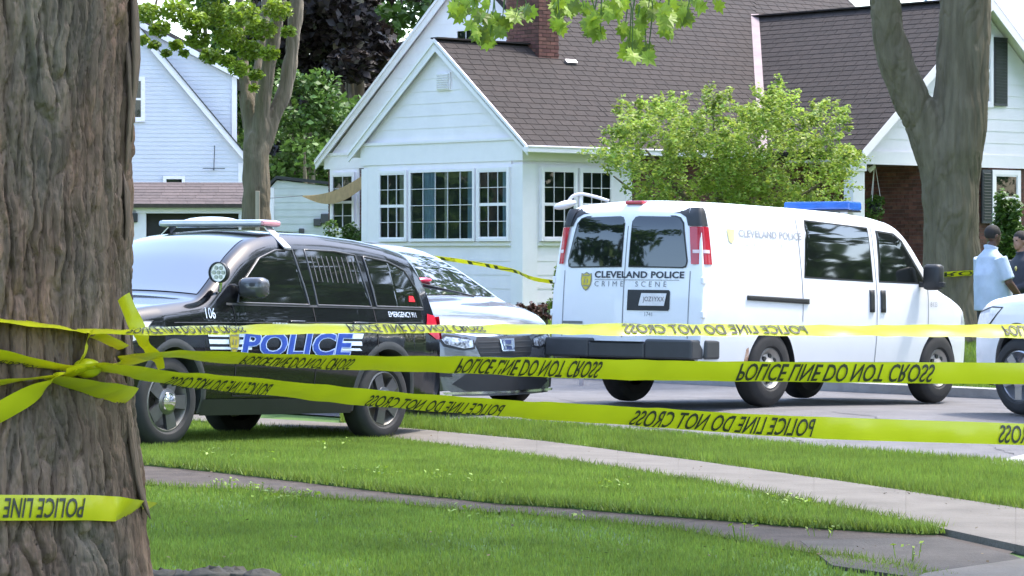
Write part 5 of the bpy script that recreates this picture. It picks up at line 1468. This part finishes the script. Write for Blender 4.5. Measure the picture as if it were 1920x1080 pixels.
# multi-stemmed tree before the blue house
MT = empty('young_maple', (0, 0, 0)); tag(MT, 'multi-stemmed maple with fresh green leaves in front of the pale blue house', 'tree')
D = 61.0; mb = MB()
limb_px(mb, spline([(484, 640, 74, 0), (482, 520, 62, 0), (481, 420, 56, 0), (480, 330, 50, 0), (481, 275, 48, 0), (484, 250, 40, 0)]), D, 18)
limb_px(mb, spline([(476, 290, 36, 0), (469, 220, 28, .1), (459, 150, 22, .2), (454, 80, 18, .3), (447, -20, 15, .4), (430, -160, 14, .4)]), D, 12)
limb_px(mb, spline([(486, 290, 32, 0), (490, 220, 30, -.1), (500, 140, 28, -.2), (516, 60, 25, -.3), (530, -40, 22, -.4), (545, -200, 16, -.4)]), D, 12)
limb_px(mb, spline([(488, 290, 30, 0), (510, 228, 28, .1), (535, 165, 28, .2), (548, 90, 27, .2), (558, -20, 25, .2), (575, -200, 20, .3)]), D, 12)
limb_px(mb, spline([(470, 210, 24, .5), (485, 120, 22, .9), (498, 20, 20, 1.2), (500, -120, 12, 1.4)]), D, 10)
bark(remeshed(mb.build('trunk', BARK2, MT, True), .028, 3), .03, 9)
cc, cr, cn = [], [], []
def pxclump(px, py, D, r, n, flat=.7):
    p = P(px, py, D); cc.append(tuple(p)); k = r / F * D; cr.append((k, k, k * flat)); cn.append(n)
for (px, py, r, n) in ((275, 25, 28, 120), (300, 55, 22, 90), (330, 20, 32, 150), (365, 40, 30, 150), (400, 25, 35, 180), (370, 75, 25, 110), (395, 105, 22, 90), (430, 70, 34, 170), (455, 30, 36, 180), (470, 95, 28, 130), (450, 130, 22, 70),
                       (490, 55, 30, 140), (505, 100, 20, 70), (520, 20, 30, 120), (330, 85, 14, 50), (312, 100, 10, 40), (345, 100, 10, 36), (290, 85, 12, 40), (425, 115, 18, 70), (480, 140, 16, 50), (268, 75, 12, 40), (540, 60, 16, 50), (300, -30, 40, 150),
                       (380, -30, 45, 200), (460, -30, 45, 200), (540, -30, 40, 150), (600, -40, 40, 90), (475, 165, 10, 24)):
    pxclump(px, py, D + random.uniform(-2.4, -.6), r, int(n * 3.2))
leaves('crown', clump_points(cc, cr, cn, .1), .088, LEAFY, MT, .5, 1.25)
wp = MB(); a, b = P(483, 358, 60.6), P(485, 470, 60.6); wp.bar((a.x, a.y, .3), a, .09, .06, (0, 1, 0))
o = wp.build('wooden_stake', mat('weathered_wood', (.36, .31, .24), .9, var=.25, scale=9, stretch=(1, 1, .1)), None, bevel=.008); tag(o, 'pale weathered stake against the multi-stemmed tree', 'stake')

# small tree in front of the porch: layered feathery crown
JM = empty('japanese_maple', (0, 0, 0)); tag(JM, 'spreading bright green small tree hiding the house wall behind the van', 'tree')
D = 48.5; mb = MB()
for (pts) in ([(1360, 640, 26, 0), (1355, 520, 22, 0), (1320, 420, 16, 0), (1260, 340, 10, 0), (1210, 280, 4, 0)], [(1358, 540, 20, 0), (1385, 430, 16, 0), (1430, 340, 10, .3), (1480, 260, 4, .4)], [(1356, 520, 18, 0), (1350, 400, 12, .2), (1345, 300, 8, .2), (1335, 200, 3, .2)],
              [(1390, 440, 14, 0), (1470, 390, 10, 0), (1560, 330, 4, 0)], [(1320, 430, 12, 0), (1230, 390, 8, 0), (1150, 330, 3, 0)]):
    limb_px(mb, spline(pts), D, 8)
mb.build('trunk', BARK2, JM, True)
cc, cr, cn = [], [], []
outl = [(1125, 300), (1150, 262), (1180, 205), (1230, 200), (1290, 205), (1325, 180), (1350, 205), (1365, 250), (1400, 240), (1430, 205), (1470, 190), (1520, 215), (1580, 222), (1612, 262), (1605, 300), (1580, 345), (1560, 400), (1200, 400), (1180, 345)]
def inside(x, y, pl):
    c = False
    for i in range(len(pl)):
        (a, b), (p, q) = pl[i], pl[i - 1]
        if (b > y) != (q > y) and x < (p - a) * (y - b) / (q - b) + a: c = not c
    return c
k = 0; SP = []
while k < 520:
    px, py = random.uniform(1118, 1615), random.uniform(180, 440)
    if not inside((px - 1368) * 1.07 + 1368, (py - 300) * 1.03 + 300, outl) or math.sin(px * .045) * math.sin(py * .06 + px * .013) < -.55: continue
    p0 = np.array(P(px, py, D + random.uniform(-1.4, 1.2))); cx_ = 1250 if px < 1385 else 1500
    d = np.array([(px - cx_) / 150 + random.gauss(0, .45), random.gauss(-.25, .4), (330 - py) / 140 + random.gauss(.1, .35)]); d /= np.linalg.norm(d)
    L_ = random.uniform(.28, .62); n = random.randint(55, 85); t = rng.uniform(0, 1, n) ** .8
    q = p0 + np.outer(t * L_, d) ; q[:, 2] -= .22 * (t ** 2) * L_
    q += rng.normal(size=(n, 3)) * (.028 + .045 * (1 - t))[:, None]
    SP.append(q); k += 1
for (px, py, ty, n) in ((1327, 215, 172, 60), (1336, 220, 182, 50), (1348, 225, 192, 40), (1440, 225, 196, 50), (1466, 215, 184, 60), (1592, 250, 220, 40), (1522, 235, 210, 50), (1200, 225, 196, 60), (1230, 215, 198, 50), (1290, 225, 200, 40), (1580, 240, 222, 40), (1500, 225, 205, 40), (1400, 255, 236, 40)):
    t = rng.uniform(0, 1, n); a_, b_ = np.array(P(px, py, D)), np.array(P(px + random.uniform(-8, 8), ty, D)); SP.append(a_ + np.outer(t, b_ - a_) + rng.normal(size=(n, 3)) * .03)
leaves('crown', np.concatenate(SP), .058, mat('lime_leaf', (.40, .47, .075), .55, var=.28, scale=1.3, attr=True, trans=.45), JM, .55, 1.2, 1.0, hue=(.68, .92, 1.0))

def shrub(name, label, px, py0, py1, wpx, D, m, n, size, grp=None, shape=.8, stems=True):
    """bush standing on the ground; its crown spans py0..py1"""
    g = empty(name, (P(px, 0, D).x, D, 0)); tag(g, label, 'shrub', grp)
    z1, z0 = P(px, py0, D).z, P(px, py1, D).z; w = wpx / F * D / 2; gzv = float(gz(g.location.x, D))
    cc, cr, cn = [], [], []
    N = 26
    for i in range(N):
        a = random.uniform(0, 2 * math.pi); t = random.uniform(0, 1) ; r = w * math.sqrt(random.uniform(.1, 1)) * (1 - shape * t * t) * .8
        cc.append((r * math.cos(a), r * math.sin(a), z0 + (z1 - z0) * (.08 + .84 * t))); cr.append((w * .3, w * .3, (z1 - z0) * .16)); cn.append(n // N)
    leaves('crown', clump_points(cc, cr, cn, .2), size, m, g, .6, 1.25, .8)
    st = MB()
    for i in range(5):
        c_ = cc[i * 3]; st.tube([(random.uniform(-.06, .06), random.uniform(-.06, .06), gzv - .05), (c_[0] * .5, c_[1] * .5, (gzv + c_[2]) / 2), c_], [.025, .016, .006], 6)
    st.build('stem', BARK2, g)
shrub('conical_evergreen', 'dense dark green conical evergreen by the porch window', 1888, 365, 560, 105, 50, LEAFG, 5200, .075, None, .75)
shrub('round_shrub', 'round light green shrub at the corner of the sunroom', 1050, 487, 590, 46, 47, LEAFY, 1600, .06)
shrub('box_hedge', 'clipped green hedge under the small window of the white house', 650, 420, 560, 105, 58, LEAFG, 4600, .07, None, .15)
shrub('box_hedge', 'low leafy hedge clump beside the grey shed', 705, 436, 560, 40, 58.6, LEAFG, 1500, .07, None, .2)
redl = mat('dark_red_leaf', (.10, .035, .022), .6, var=.3, attr=True)
for i, px in enumerate((975, 1000, 1022, 1045)):
    shrub('bedding_plant', 'low dark red bedding plant at the sunroom foundation', px, 568, 600, 26, 50 - i * .4, redl, 260, .05, 'bedding plants at the foundation', .4)

def back_tree(name, label, px, D, z0, z1, rw, m, n, size, grp=None, trunk=.3, hue=None):
    g = empty(name, (P(px, 0, D).x, D, float(gz(P(px, 0, D).x, D)))); tag(g, label, 'tree', grp)
    cc, cr, cn = [], [], []; N = 46
    for i in range(N):
        t = random.uniform(0, 1); a = random.uniform(0, 2 * math.pi); r = rw * math.sqrt(random.uniform(.05, 1)) * math.sqrt(max(.12, 1 - (2 * t - .85) ** 2 * .8)) * .85
        cc.append((r * math.cos(a), r * math.sin(a), z0 + (z1 - z0) * t)); k = rw * random.uniform(.2, .36); cr.append((k, k, k * .7)); cn.append(n // N)
    leaves('crown', clump_points(cc, cr, cn, .25), size, m, g, .5, 1.3, .5, hue)
    mb = MB(); mb.tube([(0, 0, -.1), (0, 0, z0 * .5 + .4), (.1, 0, (z0 + z1) / 2), (0, .1, z1 * .9)], [trunk, trunk * .8, trunk * .5, .04], 10)
    for i in range(6):
        c_ = Vector(cc[i * 5]); mb.tube([(0, 0, max(.8, z0 * .6)), (c_.x * .4, c_.y * .4, (z0 + c_.z) / 2), c_], [trunk * .5, trunk * .3, .03], 6)
    mb.build('trunk', BARK2, g, True)
back_tree('copper_beech', 'dark purple-leaved tree towering behind the white house', 665, 92, 3.2, 15, 3.4, LEAFD, 24000, .26, None, .4, (1.35, 1.15, 1))
back_tree('copper_beech', 'second dark purple tree at the edge of the blue house yard', 590, 98, 4.6, 16, 2.9, LEAFD, 18000, .28, None, .4, (1.35, 1.15, 1))
back_tree('background_tree', 'light green bushy tree below the dark purple foliage', 575, 84, .8, 6.4, 2.0, LEAFG, 7000, .17)
back_tree('background_tree', 'rounded green tree between the purple tree and the grey shed', 650, 88, .5, 5.6, 2.0, LEAFG, 6000, .18)
back_tree('background_tree', 'yellow-green tree rising behind the blue house roof', 400, 104, 3, 15, 4.5, LEAFY, 9000, .28)
back_tree('background_tree', 'green tree close behind the blue house dormer corner', 480, 99, 1.5, 13, 2.6, LEAFG, 7500, .24)
back_tree('background_tree', 'tall green tree behind the ridge of the white house', 850, 108, 3, 17, 5, LEAFG, 6000, .34)
back_tree('background_tree', 'tree crown showing beyond the distant grey roof', 1910, 112, 3, 16, 4.5, LEAFY, 5000, .34)
back_tree('background_tree', 'tree behind the leftmost end of the blue house', 230, 106, 3, 16, 5, LEAFG, 4000, .36)
# street trees out of frame, added for reflections in car paint and windows
for i, (x, y, h, w, m) in enumerate(((18, 32, 15, 4.5, LEAFG), (19.5, 39, 16, 5, LEAFG), (21, 25, 14, 4, LEAFG), (26, 34, 17, 5.5, LEAFG), (27, 44, 16, 5.5, LEAFG), (18, 49, 15, 4.5, LEAFG), (-23, 57, 15, 4.5, LEAFG), (-30, 61, 16, 5, LEAFG), (-22, 49, 14, 4.5, LEAFG), (24, 54, 15, 4.5, LEAFG), (-24, 33, 13, 4.5, LEAFG), (-30, 40, 14, 5, LEAFG), (-27, 24, 12, 4.5, LEAFG),
                                     (-9, -22, 12, 4.5, LEAFG), (9, -24, 13, 5, LEAFG), (19, 12, 12, 4.5, LEAFG))):
    px = 960 + F * x / y if abs(y) > 1 else 0
    g = empty('street_tree', (x, y, float(gz(x, y)))); tag(g, 'unseen leafy street tree, there for reflections in cars and windows', 'tree', 'street trees around the crossing')
    cc, cr, cn = [], [], []
    for k in range(36):
        a, r = random.uniform(0, 2 * math.pi), w * math.sqrt(random.uniform(.05, 1)); cc.append((r * math.cos(a), r * math.sin(a), random.uniform(2.0, h))); cr.append((1.3, 1.3, .9)); cn.append(90)
    leaves('crown', clump_points(cc, cr, cn, .2), .5, m, g)
    MB().tube([(0, 0, -.1), (0, 0, 3), (.2, .1, h * .8)], [.35, .28, .08], 10).build('trunk', BARK2, g, True)

ring = rng.uniform(0, 2 * math.pi, 9000); rad = rng.uniform(170, 230, 9000)  # unseen ring of trees added to block the horizon in reflections
wd = leaves('unseen_tree_belt', np.c_[rad * np.cos(ring), 40 + rad * np.sin(ring), rng.uniform(0, 1, 9000) ** 1.3 * (11 + 4 * np.sin(ring * 23))], 4.2, LEAFG, None, .5, 1.1, .2)
tag(wd, 'unseen belt of distant trees, added to hide the horizon in reflections', 'trees', kind='stuff')
# ------------------------------------------------------------------ police tape
def onT(px, py, extra=.03):
    z = CAMH - (py - HZ) / F * 8.8; R = trad(z) + extra; kx = (px - 960) / F
    a, b, c_ = kx * kx + 1, -2 * (kx * TCX + TCY), TCX ** 2 + TCY ** 2 - R * R; d = b * b - 4 * a * c_
    return (-b - math.sqrt(max(d, 0))) / (2 * a)

TW = .076
def ribbon(name, pts, parent=None, texts=(), width=TW, per=8, curl=.004, sign=1):
    """pts: (px, py, depth, apparent height px); texts: (px0, px1, lo, hi, mode)"""
    q = spline([(a, b, d, w) for a, b, d, w in pts], per); C, Wd = [], []
    for (a, b, d, w) in q: C.append(P(a, b, d))
    n = len(q); Nn = []
    for i in range(n):
        t = (C[min(i + 1, n - 1)] - C[max(i - 1, 0)]).normalized(); up = Vector((0, 0, 1)); up = (up - t * up.dot(t))
        if up.length < .2: up = Vector((0, 0, 1)).cross(t); up = Vector((1, 0, 0)) - t * t.x
        up.normalize(); dp = t.cross(up)
        if dp.y > 0: dp = -dp
        c_ = min(1., q[i][3] * C[i].y / F / width); s_ = math.sqrt(1 - c_ * c_) * sign
        wd = up * c_ + dp * s_; nn = t.cross(wd).normalized()
        if nn.y > 0: nn = -nn
        Wd.append(wd); Nn.append(nn)
    SL = np.r_[0, np.cumsum([(C[i + 1] - C[i]).length for i in range(n - 1)])]; ph = random.uniform(0, 6)
    pxs = np.array([a[0] for a in q]); mono = np.all(np.diff(pxs) > 0); sidx = np.arange(n)
    def at(f, t, off=0.):
        i = int(min(max(math.floor(f), 0), n - 2)); u = f - i
        c0 = C[i].lerp(C[i + 1], u); w0 = Wd[i].lerp(Wd[i + 1], u); n0 = Nn[i].lerp(Nn[i + 1], u)
        s_ = SL[i] * (1 - u) + SL[i + 1] * u; cr_ = .0024 * math.sin(s_ * 23 + 2.5 * t + ph) * math.sin(s_ * 7.1 + ph) + .0012 * math.sin(s_ * 51 - 4 * t) * math.sin(s_ * 5.3) + .005 * math.sin(s_ * 4.1 + ph) * t
        return c0 + w0 * (t * width) + n0 * (off + cr_ + curl * math.cos(math.pi * t))
    mb = MB(); mb.grid(lambda u, v: at(u * (n - 1), v - .5), (n - 1) * 4, 8)
    o = mb.build(name, TAPE, parent, True)
    for (x0, x1, lo, hi, mode) in texts:
        v, f, w = text2d('POLICE LINE DO NOT CROSS', .012, 1.0, 1.0)[:3]; tm = MB(); out = []
        sl = .12 if mode in 'v' else .12
        for a, b in v:
            a2, b2 = a / w, b
            if mode in ('h', 'r'): a2 = 1 - a2
            if mode in ('v', 'r'): b2 = 1 - b2
            px = x0 + (x1 - x0) * (a2 + .012 * (b2 - .5))
            fi = float(np.interp(px, pxs, sidx)) if mono else (len(q) - 1) * a2
            if px > pxs[-1]: fi = n - 1
            out.append(at(fi, lo + (hi - lo) * b2 - .5, .004))
        tm.add(out, f); tm.build('lettering', INK, o)['kind'] = 'stuff'
    return o

def dR(px, a=8.78, b=10.4): return a + (b - a) * (px - 200) / 1720
up = ribbon('police_tape', [(-60, 594, onT(-60, 594), 14), (60, 607, onT(60, 607), 12), (120, 615, onT(120, 615), 10), (172, 622, onT(172, 622, .035), 9), (260, 621, dR(260), 11), (330, 620, dR(330), 12), (480, 618, dR(480), 15), (650, 616, dR(650), 17), (900, 617, dR(900), 18), (1170, 618, dR(1170), 19),
                            (1500, 619.5, dR(1500), 21), (1920, 621, dR(1920), 23), (2400, 626, dR(2400), 26)],
            None, [(246, 455, .05, .75, 'v'), (650, 905, .05, .75, 'v'), (1168, 1510, .1, .8, 'h'), (1880, 2160, .1, .8, 'v')], sign=-1)
tag(up, 'uppermost yellow police tape, narrow and folded, from the shaggy tree', 'tape')
mid_ = ribbon('police_tape', [(176, 694, onT(176, 694, .04), 10), (230, 678, onT(225, 678, .05), 12), (290, 665, dR(290), 8), (340, 664, dR(340), 12), (450, 672, dR(450), 22), (650, 680, dR(650), 30), (860, 684, dR(860), 33), (1180, 693.5, dR(1180), 37), (1500, 697.5, dR(1500), 39), (1920, 700.5, dR(1920), 40), (2400, 706, dR(2400), 42)],
             None, [(455, 660, .10, .85, 'v'), (858, 1124, .08, .92, 'v'), (1384, 1748, .08, .92, 'v')])
tag(mid_, 'middle yellow police tape with upside-down lettering, crossing the white van wheels', 'tape')
low = ribbon('police_tape', [(175, 690, onT(175, 690, .035), 16), (240, 696, dR(240), 20), (300, 706, dR(300), 22), (400, 716.5, dR(400), 26), (550, 731, dR(550), 30), (700, 746.5, dR(700), 33), (940, 765, dR(940), 33), (1180, 780, dR(1180), 34), (1500, 800.5, dR(1500), 41), (1920, 814.5, dR(1920), 46), (2400, 832, dR(2400), 48)],
             None, [(316, 506, -.05, .80, 'h'), (690, 942, .05, .75, 'h'), (1184, 1524, .08, .90, 'h'), (1872, 2190, .08, .9, 'h')])
tag(low, 'lowest long yellow police tape sagging over the grass verge', 'tape')
wrap = ribbon('police_tape', [(px, 952 + (px > 200) * 2, onT(px, 953, .028), 49) for px in (-420, -330, -240, -150, -60, 0, 60, 120, 170, 210)] + [(240, 955, onT(240, 955, .03), 40), (266, 955, onT(262, 955, .02) + .10, 30), (276, 955, TCY + .15, 24)],
              None, [(-200, 155, .12, .88, 'r')])
tag(wrap, 'yellow police tape wrapped low around the shaggy tree trunk', 'tape')
tail = ribbon('police_tape', [(232, 556, 8.98, 36), (247, 592, 8.96, 40), (262, 622, 8.95, 36), (278, 655, 8.93, 26), (296, 672, 8.93, 20), (302, 692, 8.93, 16)], None, (), .05, 6)
tag(tail, 'loose tail of yellow tape dangling beside the tree knot', 'tape')
kn = empty('tape_knot', tuple(P(165, 690, onT(165, 690)))); tag(kn, 'bunched yellow tape knotted round the shaggy tree trunk', 'tape')
KL = kn.location.copy()
def kstrip(pts, **kw):
    o = ribbon('strip', [(a, b, onT(a, b, e), w) for a, b, e, w in pts], None, **kw); o.data.transform(Matrix.Translation(-KL)); o.parent = kn
    for c_ in o.children: c_.data.transform(Matrix.Translation(-KL))
kstrip([(-80, 652, .03, 26), (0, 668, .03, 24), (70, 682, .03, 20), (150, 692, .05, 12), (185, 690, .06, 8)], texts=[(-60, 120, .0, .45, 'v')])
kstrip([(-80, 730, .03, 14), (0, 718, .03, 14), (60, 710, .04, 12), (110, 702, .05, 9), (150, 692, .06, 6)])
kstrip([(-80, 800, .04, 40), (-20, 782, .04, 40), (40, 750, .05, 40), (80, 728, .06, 30), (100, 712, .06, 14), (112, 700, .06, 6)])
kstrip([(92, 706, .06, 8), (130, 716, .045, 16), (180, 728, .035, 26), (225, 738, .035, 32), (244, 744, .03, 33)])
kstrip([(172, 622, .045, 20), (165, 640, .05, 26), (160, 660, .05, 26), (150, 680, .05, 20)], width=.05)
kstrip([(176, 626, .05, 7), (200, 636, .04, 9), (232, 652, .03, 9)], width=.04)
o = MB().ell((0, 0, 0), (.045, .03, .03), 12, 8).build('knot', TAPE, kn, True); o.location = (0.0, -.02, .0)
o.data.transform(Matrix.Scale(1, 4))
kstrip([(120, 700, .06, 16), (150, 694, .07, 22), (180, 688, .06, 16), (200, 688, .05, 8)], width=.06)
far = ribbon('police_tape', [(482, 456, 60.6, 6), (600, 462, 57, 6), (790, 480, 50, 7.5), (880, 492, 48, 8), (960, 507, 46.5, 8.5), (1050, 530, 45, 8), (1400, 545, 44.2, 8), (1700, 520, 44.3, 9), (1735, 516, 44.5, 9), (1765, 515, 44.46, 10), (1815, 512, 44.55, 10), (1835, 512, 44.9, 9)],
             None, [(875, 940, .1, .9, 'v')], .085)
tag(far, 'distant yellow police tape strung past the sunroom to the forked tree', 'tape')
# the post beyond the frame that carries the tapes' far ends
tp = P(2400, 710, dR(2400)); o = MB().tube([(tp.x, tp.y + .05, -.1), (tp.x, tp.y + .05, 1.6)], .05, 12).build('stake_post', mat('weathered_wood', (.36, .31, .24)), None, True); tag(o, 'wooden post to which the long yellow tapes are tied', 'post')

# ------------------------------------------------------------------ white swing-arm lamp behind the van
g = P(1090, 400, 38); al = empty('arm_lamp', (g.x, g.y, float(gz(g.x, g.y)))); tag(al, 'white curved-arm lamp with oval head behind the van', 'lamp')
def lp_(px, py): q = P(px, py, 38) - al.location; return (q.x, q.y, q.z)
MB().tube([(0, 0, -.05), lp_(1090, 410), lp_(1089, 372)], [.03, .022, .018], 10).build('pole', WHITE, al, True)
MB().tube(spline([lp_(1066, 378), lp_(1074, 368), lp_(1090, 364), (lp_(1112, 368)), lp_(1142, 377)]), .022, 8).build('arm', WHITE, al, True)
hdm = MB().ell((0, 0, 0), (.155, .10, .055), 18, 10).build('lamp_head', WHITE, al, True); hdm.location = lp_(1060, 384); hdm.rotation_euler = (0, math.radians(-14), 0)

# ------------------------------------------------------------------ people
def person(name, label, loc, face, hgt, skinm, topm, legm, hairm, arms, belly=1., head_turn=0., sleeve=.55, badge=False, paper=False):
    """figure facing local +x; arms: for each side the elbow and the wrist"""
    r = empty(name, loc, face); tag(r, label, 'person'); k = hgt / 1.8
    S = lambda *p: Vector(p) * k
    b = MB()
    # legs, trunk, neck
    for sd in (1, -1):
        b.tube([S(0, sd * .10, .95), S(.01, sd * .10, .72), S(.02, sd * .10, .50), S(-.01, sd * .10, .30), S(-.02, sd * .10, .09)], [.095 * k, .085 * k, .06 * k, .055 * k, .042 * k], 14)
        b.ell(S(.07, sd * .10, .045), (.135 * k, .05 * k, .05 * k))
    b.ell(S(0, 0, 1.0), (.13 * k, .18 * k, .16 * k)); b.ell(S(.02, 0, 1.22), (.13 * k, .18 * k, .22 * k)); b.ell(S(-.01, 0, 1.38), (.11 * k, .20 * k, .12 * k))
    b.tube([S(-.01, 0, 1.42), S(.02, 0, 1.60)], [.07 * k, .058 * k], 14)
    # arms and hands
    for sd in (1, -1):
        el, wr = (S(*q) for q in arms[sd]); sh = S(-.01, sd * .20, 1.42)
        b.tube([sh, sh.lerp(el, .5), el, el.lerp(wr, .4), wr], [.062 * k, .055 * k, .046 * k, .045 * k, .030 * k], 12)
        d = (wr - el).normalized(); pal = wr + d * .05 * k; side = d.cross(Vector((0, sd, .2))).normalized(); oth = d.cross(side)
        b.obox(pal, d * .05 * k, side * .042 * k, oth * .016 * k)
        for f_, ln in enumerate((.07, .082, .078, .062)):
            o0 = pal + d * .045 * k + side * (.03 - .02 * f_) * k; m1 = o0 + d * ln * .55 * k + oth * .008 * k; b.tube([o0, m1, m1 + (d * .8 + oth * .6 * sd).normalized() * ln * .45 * k], [.0105 * k, .010 * k, .0085 * k], 7)
        o0 = pal - d * .02 * k + side * .04 * k; b.tube([o0, o0 + (d * .6 + side * .7).normalized() * .045 * k, o0 + (d * .9 + side * .45).normalized() * .075 * k], [.012 * k, .011 * k, .009 * k], 7)
    # head
    ct, st = math.cos(head_turn), math.sin(head_turn); hc = S(.03, 0, 1.685)
    def hp(x, y, z): return hc + Vector((x * ct - y * st, x * st + y * ct, z)) * k
    def hell(c_, rad):
        q = MB().ell((0, 0, 0), rad, 16, 12); b.add([hp(c_[0] + p[0], c_[1] + p[1], c_[2] + p[2]) for p in q.v], q.f)
    hell((0, 0, .02), (.098, .078, .098)); hell((.025, 0, -.045), (.072, .062, .075)); hell((.085, 0, -.02), (.025, .014, .03)); hell((.075, 0, .018), (.022, .055, .014)); hell((.055, 0, -.095), (.03, .035, .025)); hell((.085, 0, -.066), (.012, .028, .010))
    for sd in (1, -1): hell((-.005, sd * .078, -.01), (.022, .012, .033))
    body = b.build('body', skinm, r, True); remeshed(body, .0085, 3)
    # hair, eyes
    hm = MB(); q = MB().ell((0, 0, 0), (.104, .085, .10), 20, 14); hm.add([hp(p[0] - .008, p[1], p[2] + .028) for p in q.v if True], [f for f in q.f if np.mean([q.v[i][2] for i in f]) > -.02 - .5 * (np.mean([q.v[i][0] for i in f]) < 0) * .10 + .7 * max(0, np.mean([q.v[i][0] for i in f]) - .035)]); hm.build('hair', hairm, r, True)
    for sd in (1, -1): MB().ell(hp(.088, sd * .03, .002), (.010 * k, .010 * k, .008 * k), 10, 6).build('eye', mat('eye', (.02, .015, .012), .2), r, True)
    # trousers
    t = MB()
    for sd in (1, -1):
        t.tube([S(0, sd * .095, 1.0), S(.01, sd * .105, .72), S(.02, sd * .105, .48), S(-.01, sd * .105, .28), S(-.01, sd * .105, .07)], [.125 * k, .108 * k, .088 * k, .078 * k, .080 * k], 16)
        t.ell(S(.08, sd * .105, .04), (.15 * k, .058 * k, .055 * k))
    t.ell(S(0, 0, .99), (.155 * k, .20 * k, .14 * k)); remeshed(t.build('trousers', legm, r, True), .014, 3)
    # shirt
    s = MB(); rings = []
    for (z, cx, rx, ry) in ((.80, .02, .165 * belly, .215), (.86, .025, .172 * belly, .222), (.98, .035, .178 * belly, .225), (1.10, .035, .182 * belly, .222), (1.22, .025, .172 * belly, .222), (1.34, .005, .150, .225), (1.43, -.01, .120, .205), (1.49, -.01, .085, .12), (1.535, .0, .068, .075)):
        rings.append([S(cx + rx * math.cos(a) * (1 + .02 * math.sin(7 * a + z * 20)), ry * math.sin(a) * (1 + .02 * math.sin(5 * a + z * 13)), z) for a in np.linspace(0, 2 * math.pi, 33)[:-1]])
    s.ring_loft(rings)
    for sd in (1, -1):
        el, wr = (S(*q) for q in arms[sd]); sh = S(-.01, sd * .185, 1.42); e1 = sh.lerp(el, min(1, sleeve * 1.6)); ps = [sh, sh.lerp(e1, .4), e1]; rd = [.085 * k, .084 * k, .082 * k]
        if sleeve > .9: ps += [el.lerp(wr, .5), wr]; rd = [.085 * k, .072 * k, .062 * k, .055 * k, .045 * k]
        s.tube(ps, rd, 16)
    so = remeshed(s.build('shirt', topm, r, True), .012, 2)
    col = MB(); col.ring_loft([[S(.0 + .074 * math.cos(a), .078 * math.sin(a), 1.51) for a in np.linspace(0, 6.283, 25)[:-1]], [S(.0 + .085 * math.cos(a), .088 * math.sin(a), 1.555 - .02 * math.cos(a)) for a in np.linspace(0, 6.283, 25)[:-1]], [S(.0 + .072 * math.cos(a), .074 * math.sin(a), 1.56 - .02 * math.cos(a)) for a in np.linspace(0, 6.283, 25)[:-1]]], False); col.build('collar', topm, so, True)
    if badge:
        for sd in (1, -1): MB().ell(S(.0, sd * .262, 1.36), (.03 * k, .01 * k, .04 * k), 10, 6).build('shoulder_patch', mat('patch', (.5, .48, .42), .7), so, True)
        MB().ell(S(.155, .08, 1.33), (.008 * k, .025 * k, .035 * k), 10, 6).build('chest_badge', mat('chest_gold', (.6, .5, .2), .3, .8), so, True)
    return r
mx = P(1858, 0, 37.0).x
person('person', 'man in a pale blue short-sleeved shirt, back half turned, by the forked tree', (mx, 37.0, float(gz(mx, 37.0))), math.radians(28), 1.93, SKIN, SHIRT, TROUSER, HAIR,
       {-1: ((.06, -.27, 1.13), (.24, -.24, .96)), 1: ((.05, .27, 1.12), (.22, .22, .95))}, 1.28, .0)
ox_ = P(1917, 0, 37.8).x
person('person', 'person in dark navy uniform facing the man in the pale blue shirt', (ox_, 37.8, float(gz(ox_, 37.8))), math.radians(205), 1.83, SKIN2, NAVY, NAVY, HAIR,
       {-1: ((.02, -.27, 1.14), (.20, -.12, 1.06)), 1: ((.02, .27, 1.14), (.22, .10, 1.05))}, 1.0, .1, 1.0, True)
sheet = P(1906, 567, 37.3); o = MB().obox(tuple(sheet), (.10, .02, .01), (0, .07, .05), (0, -.001, .0015)).build('paper_sheet', mat('paper', (.8, .8, .8), .8)); tag(o, 'white sheet of paper held between the two talking people', 'paper')
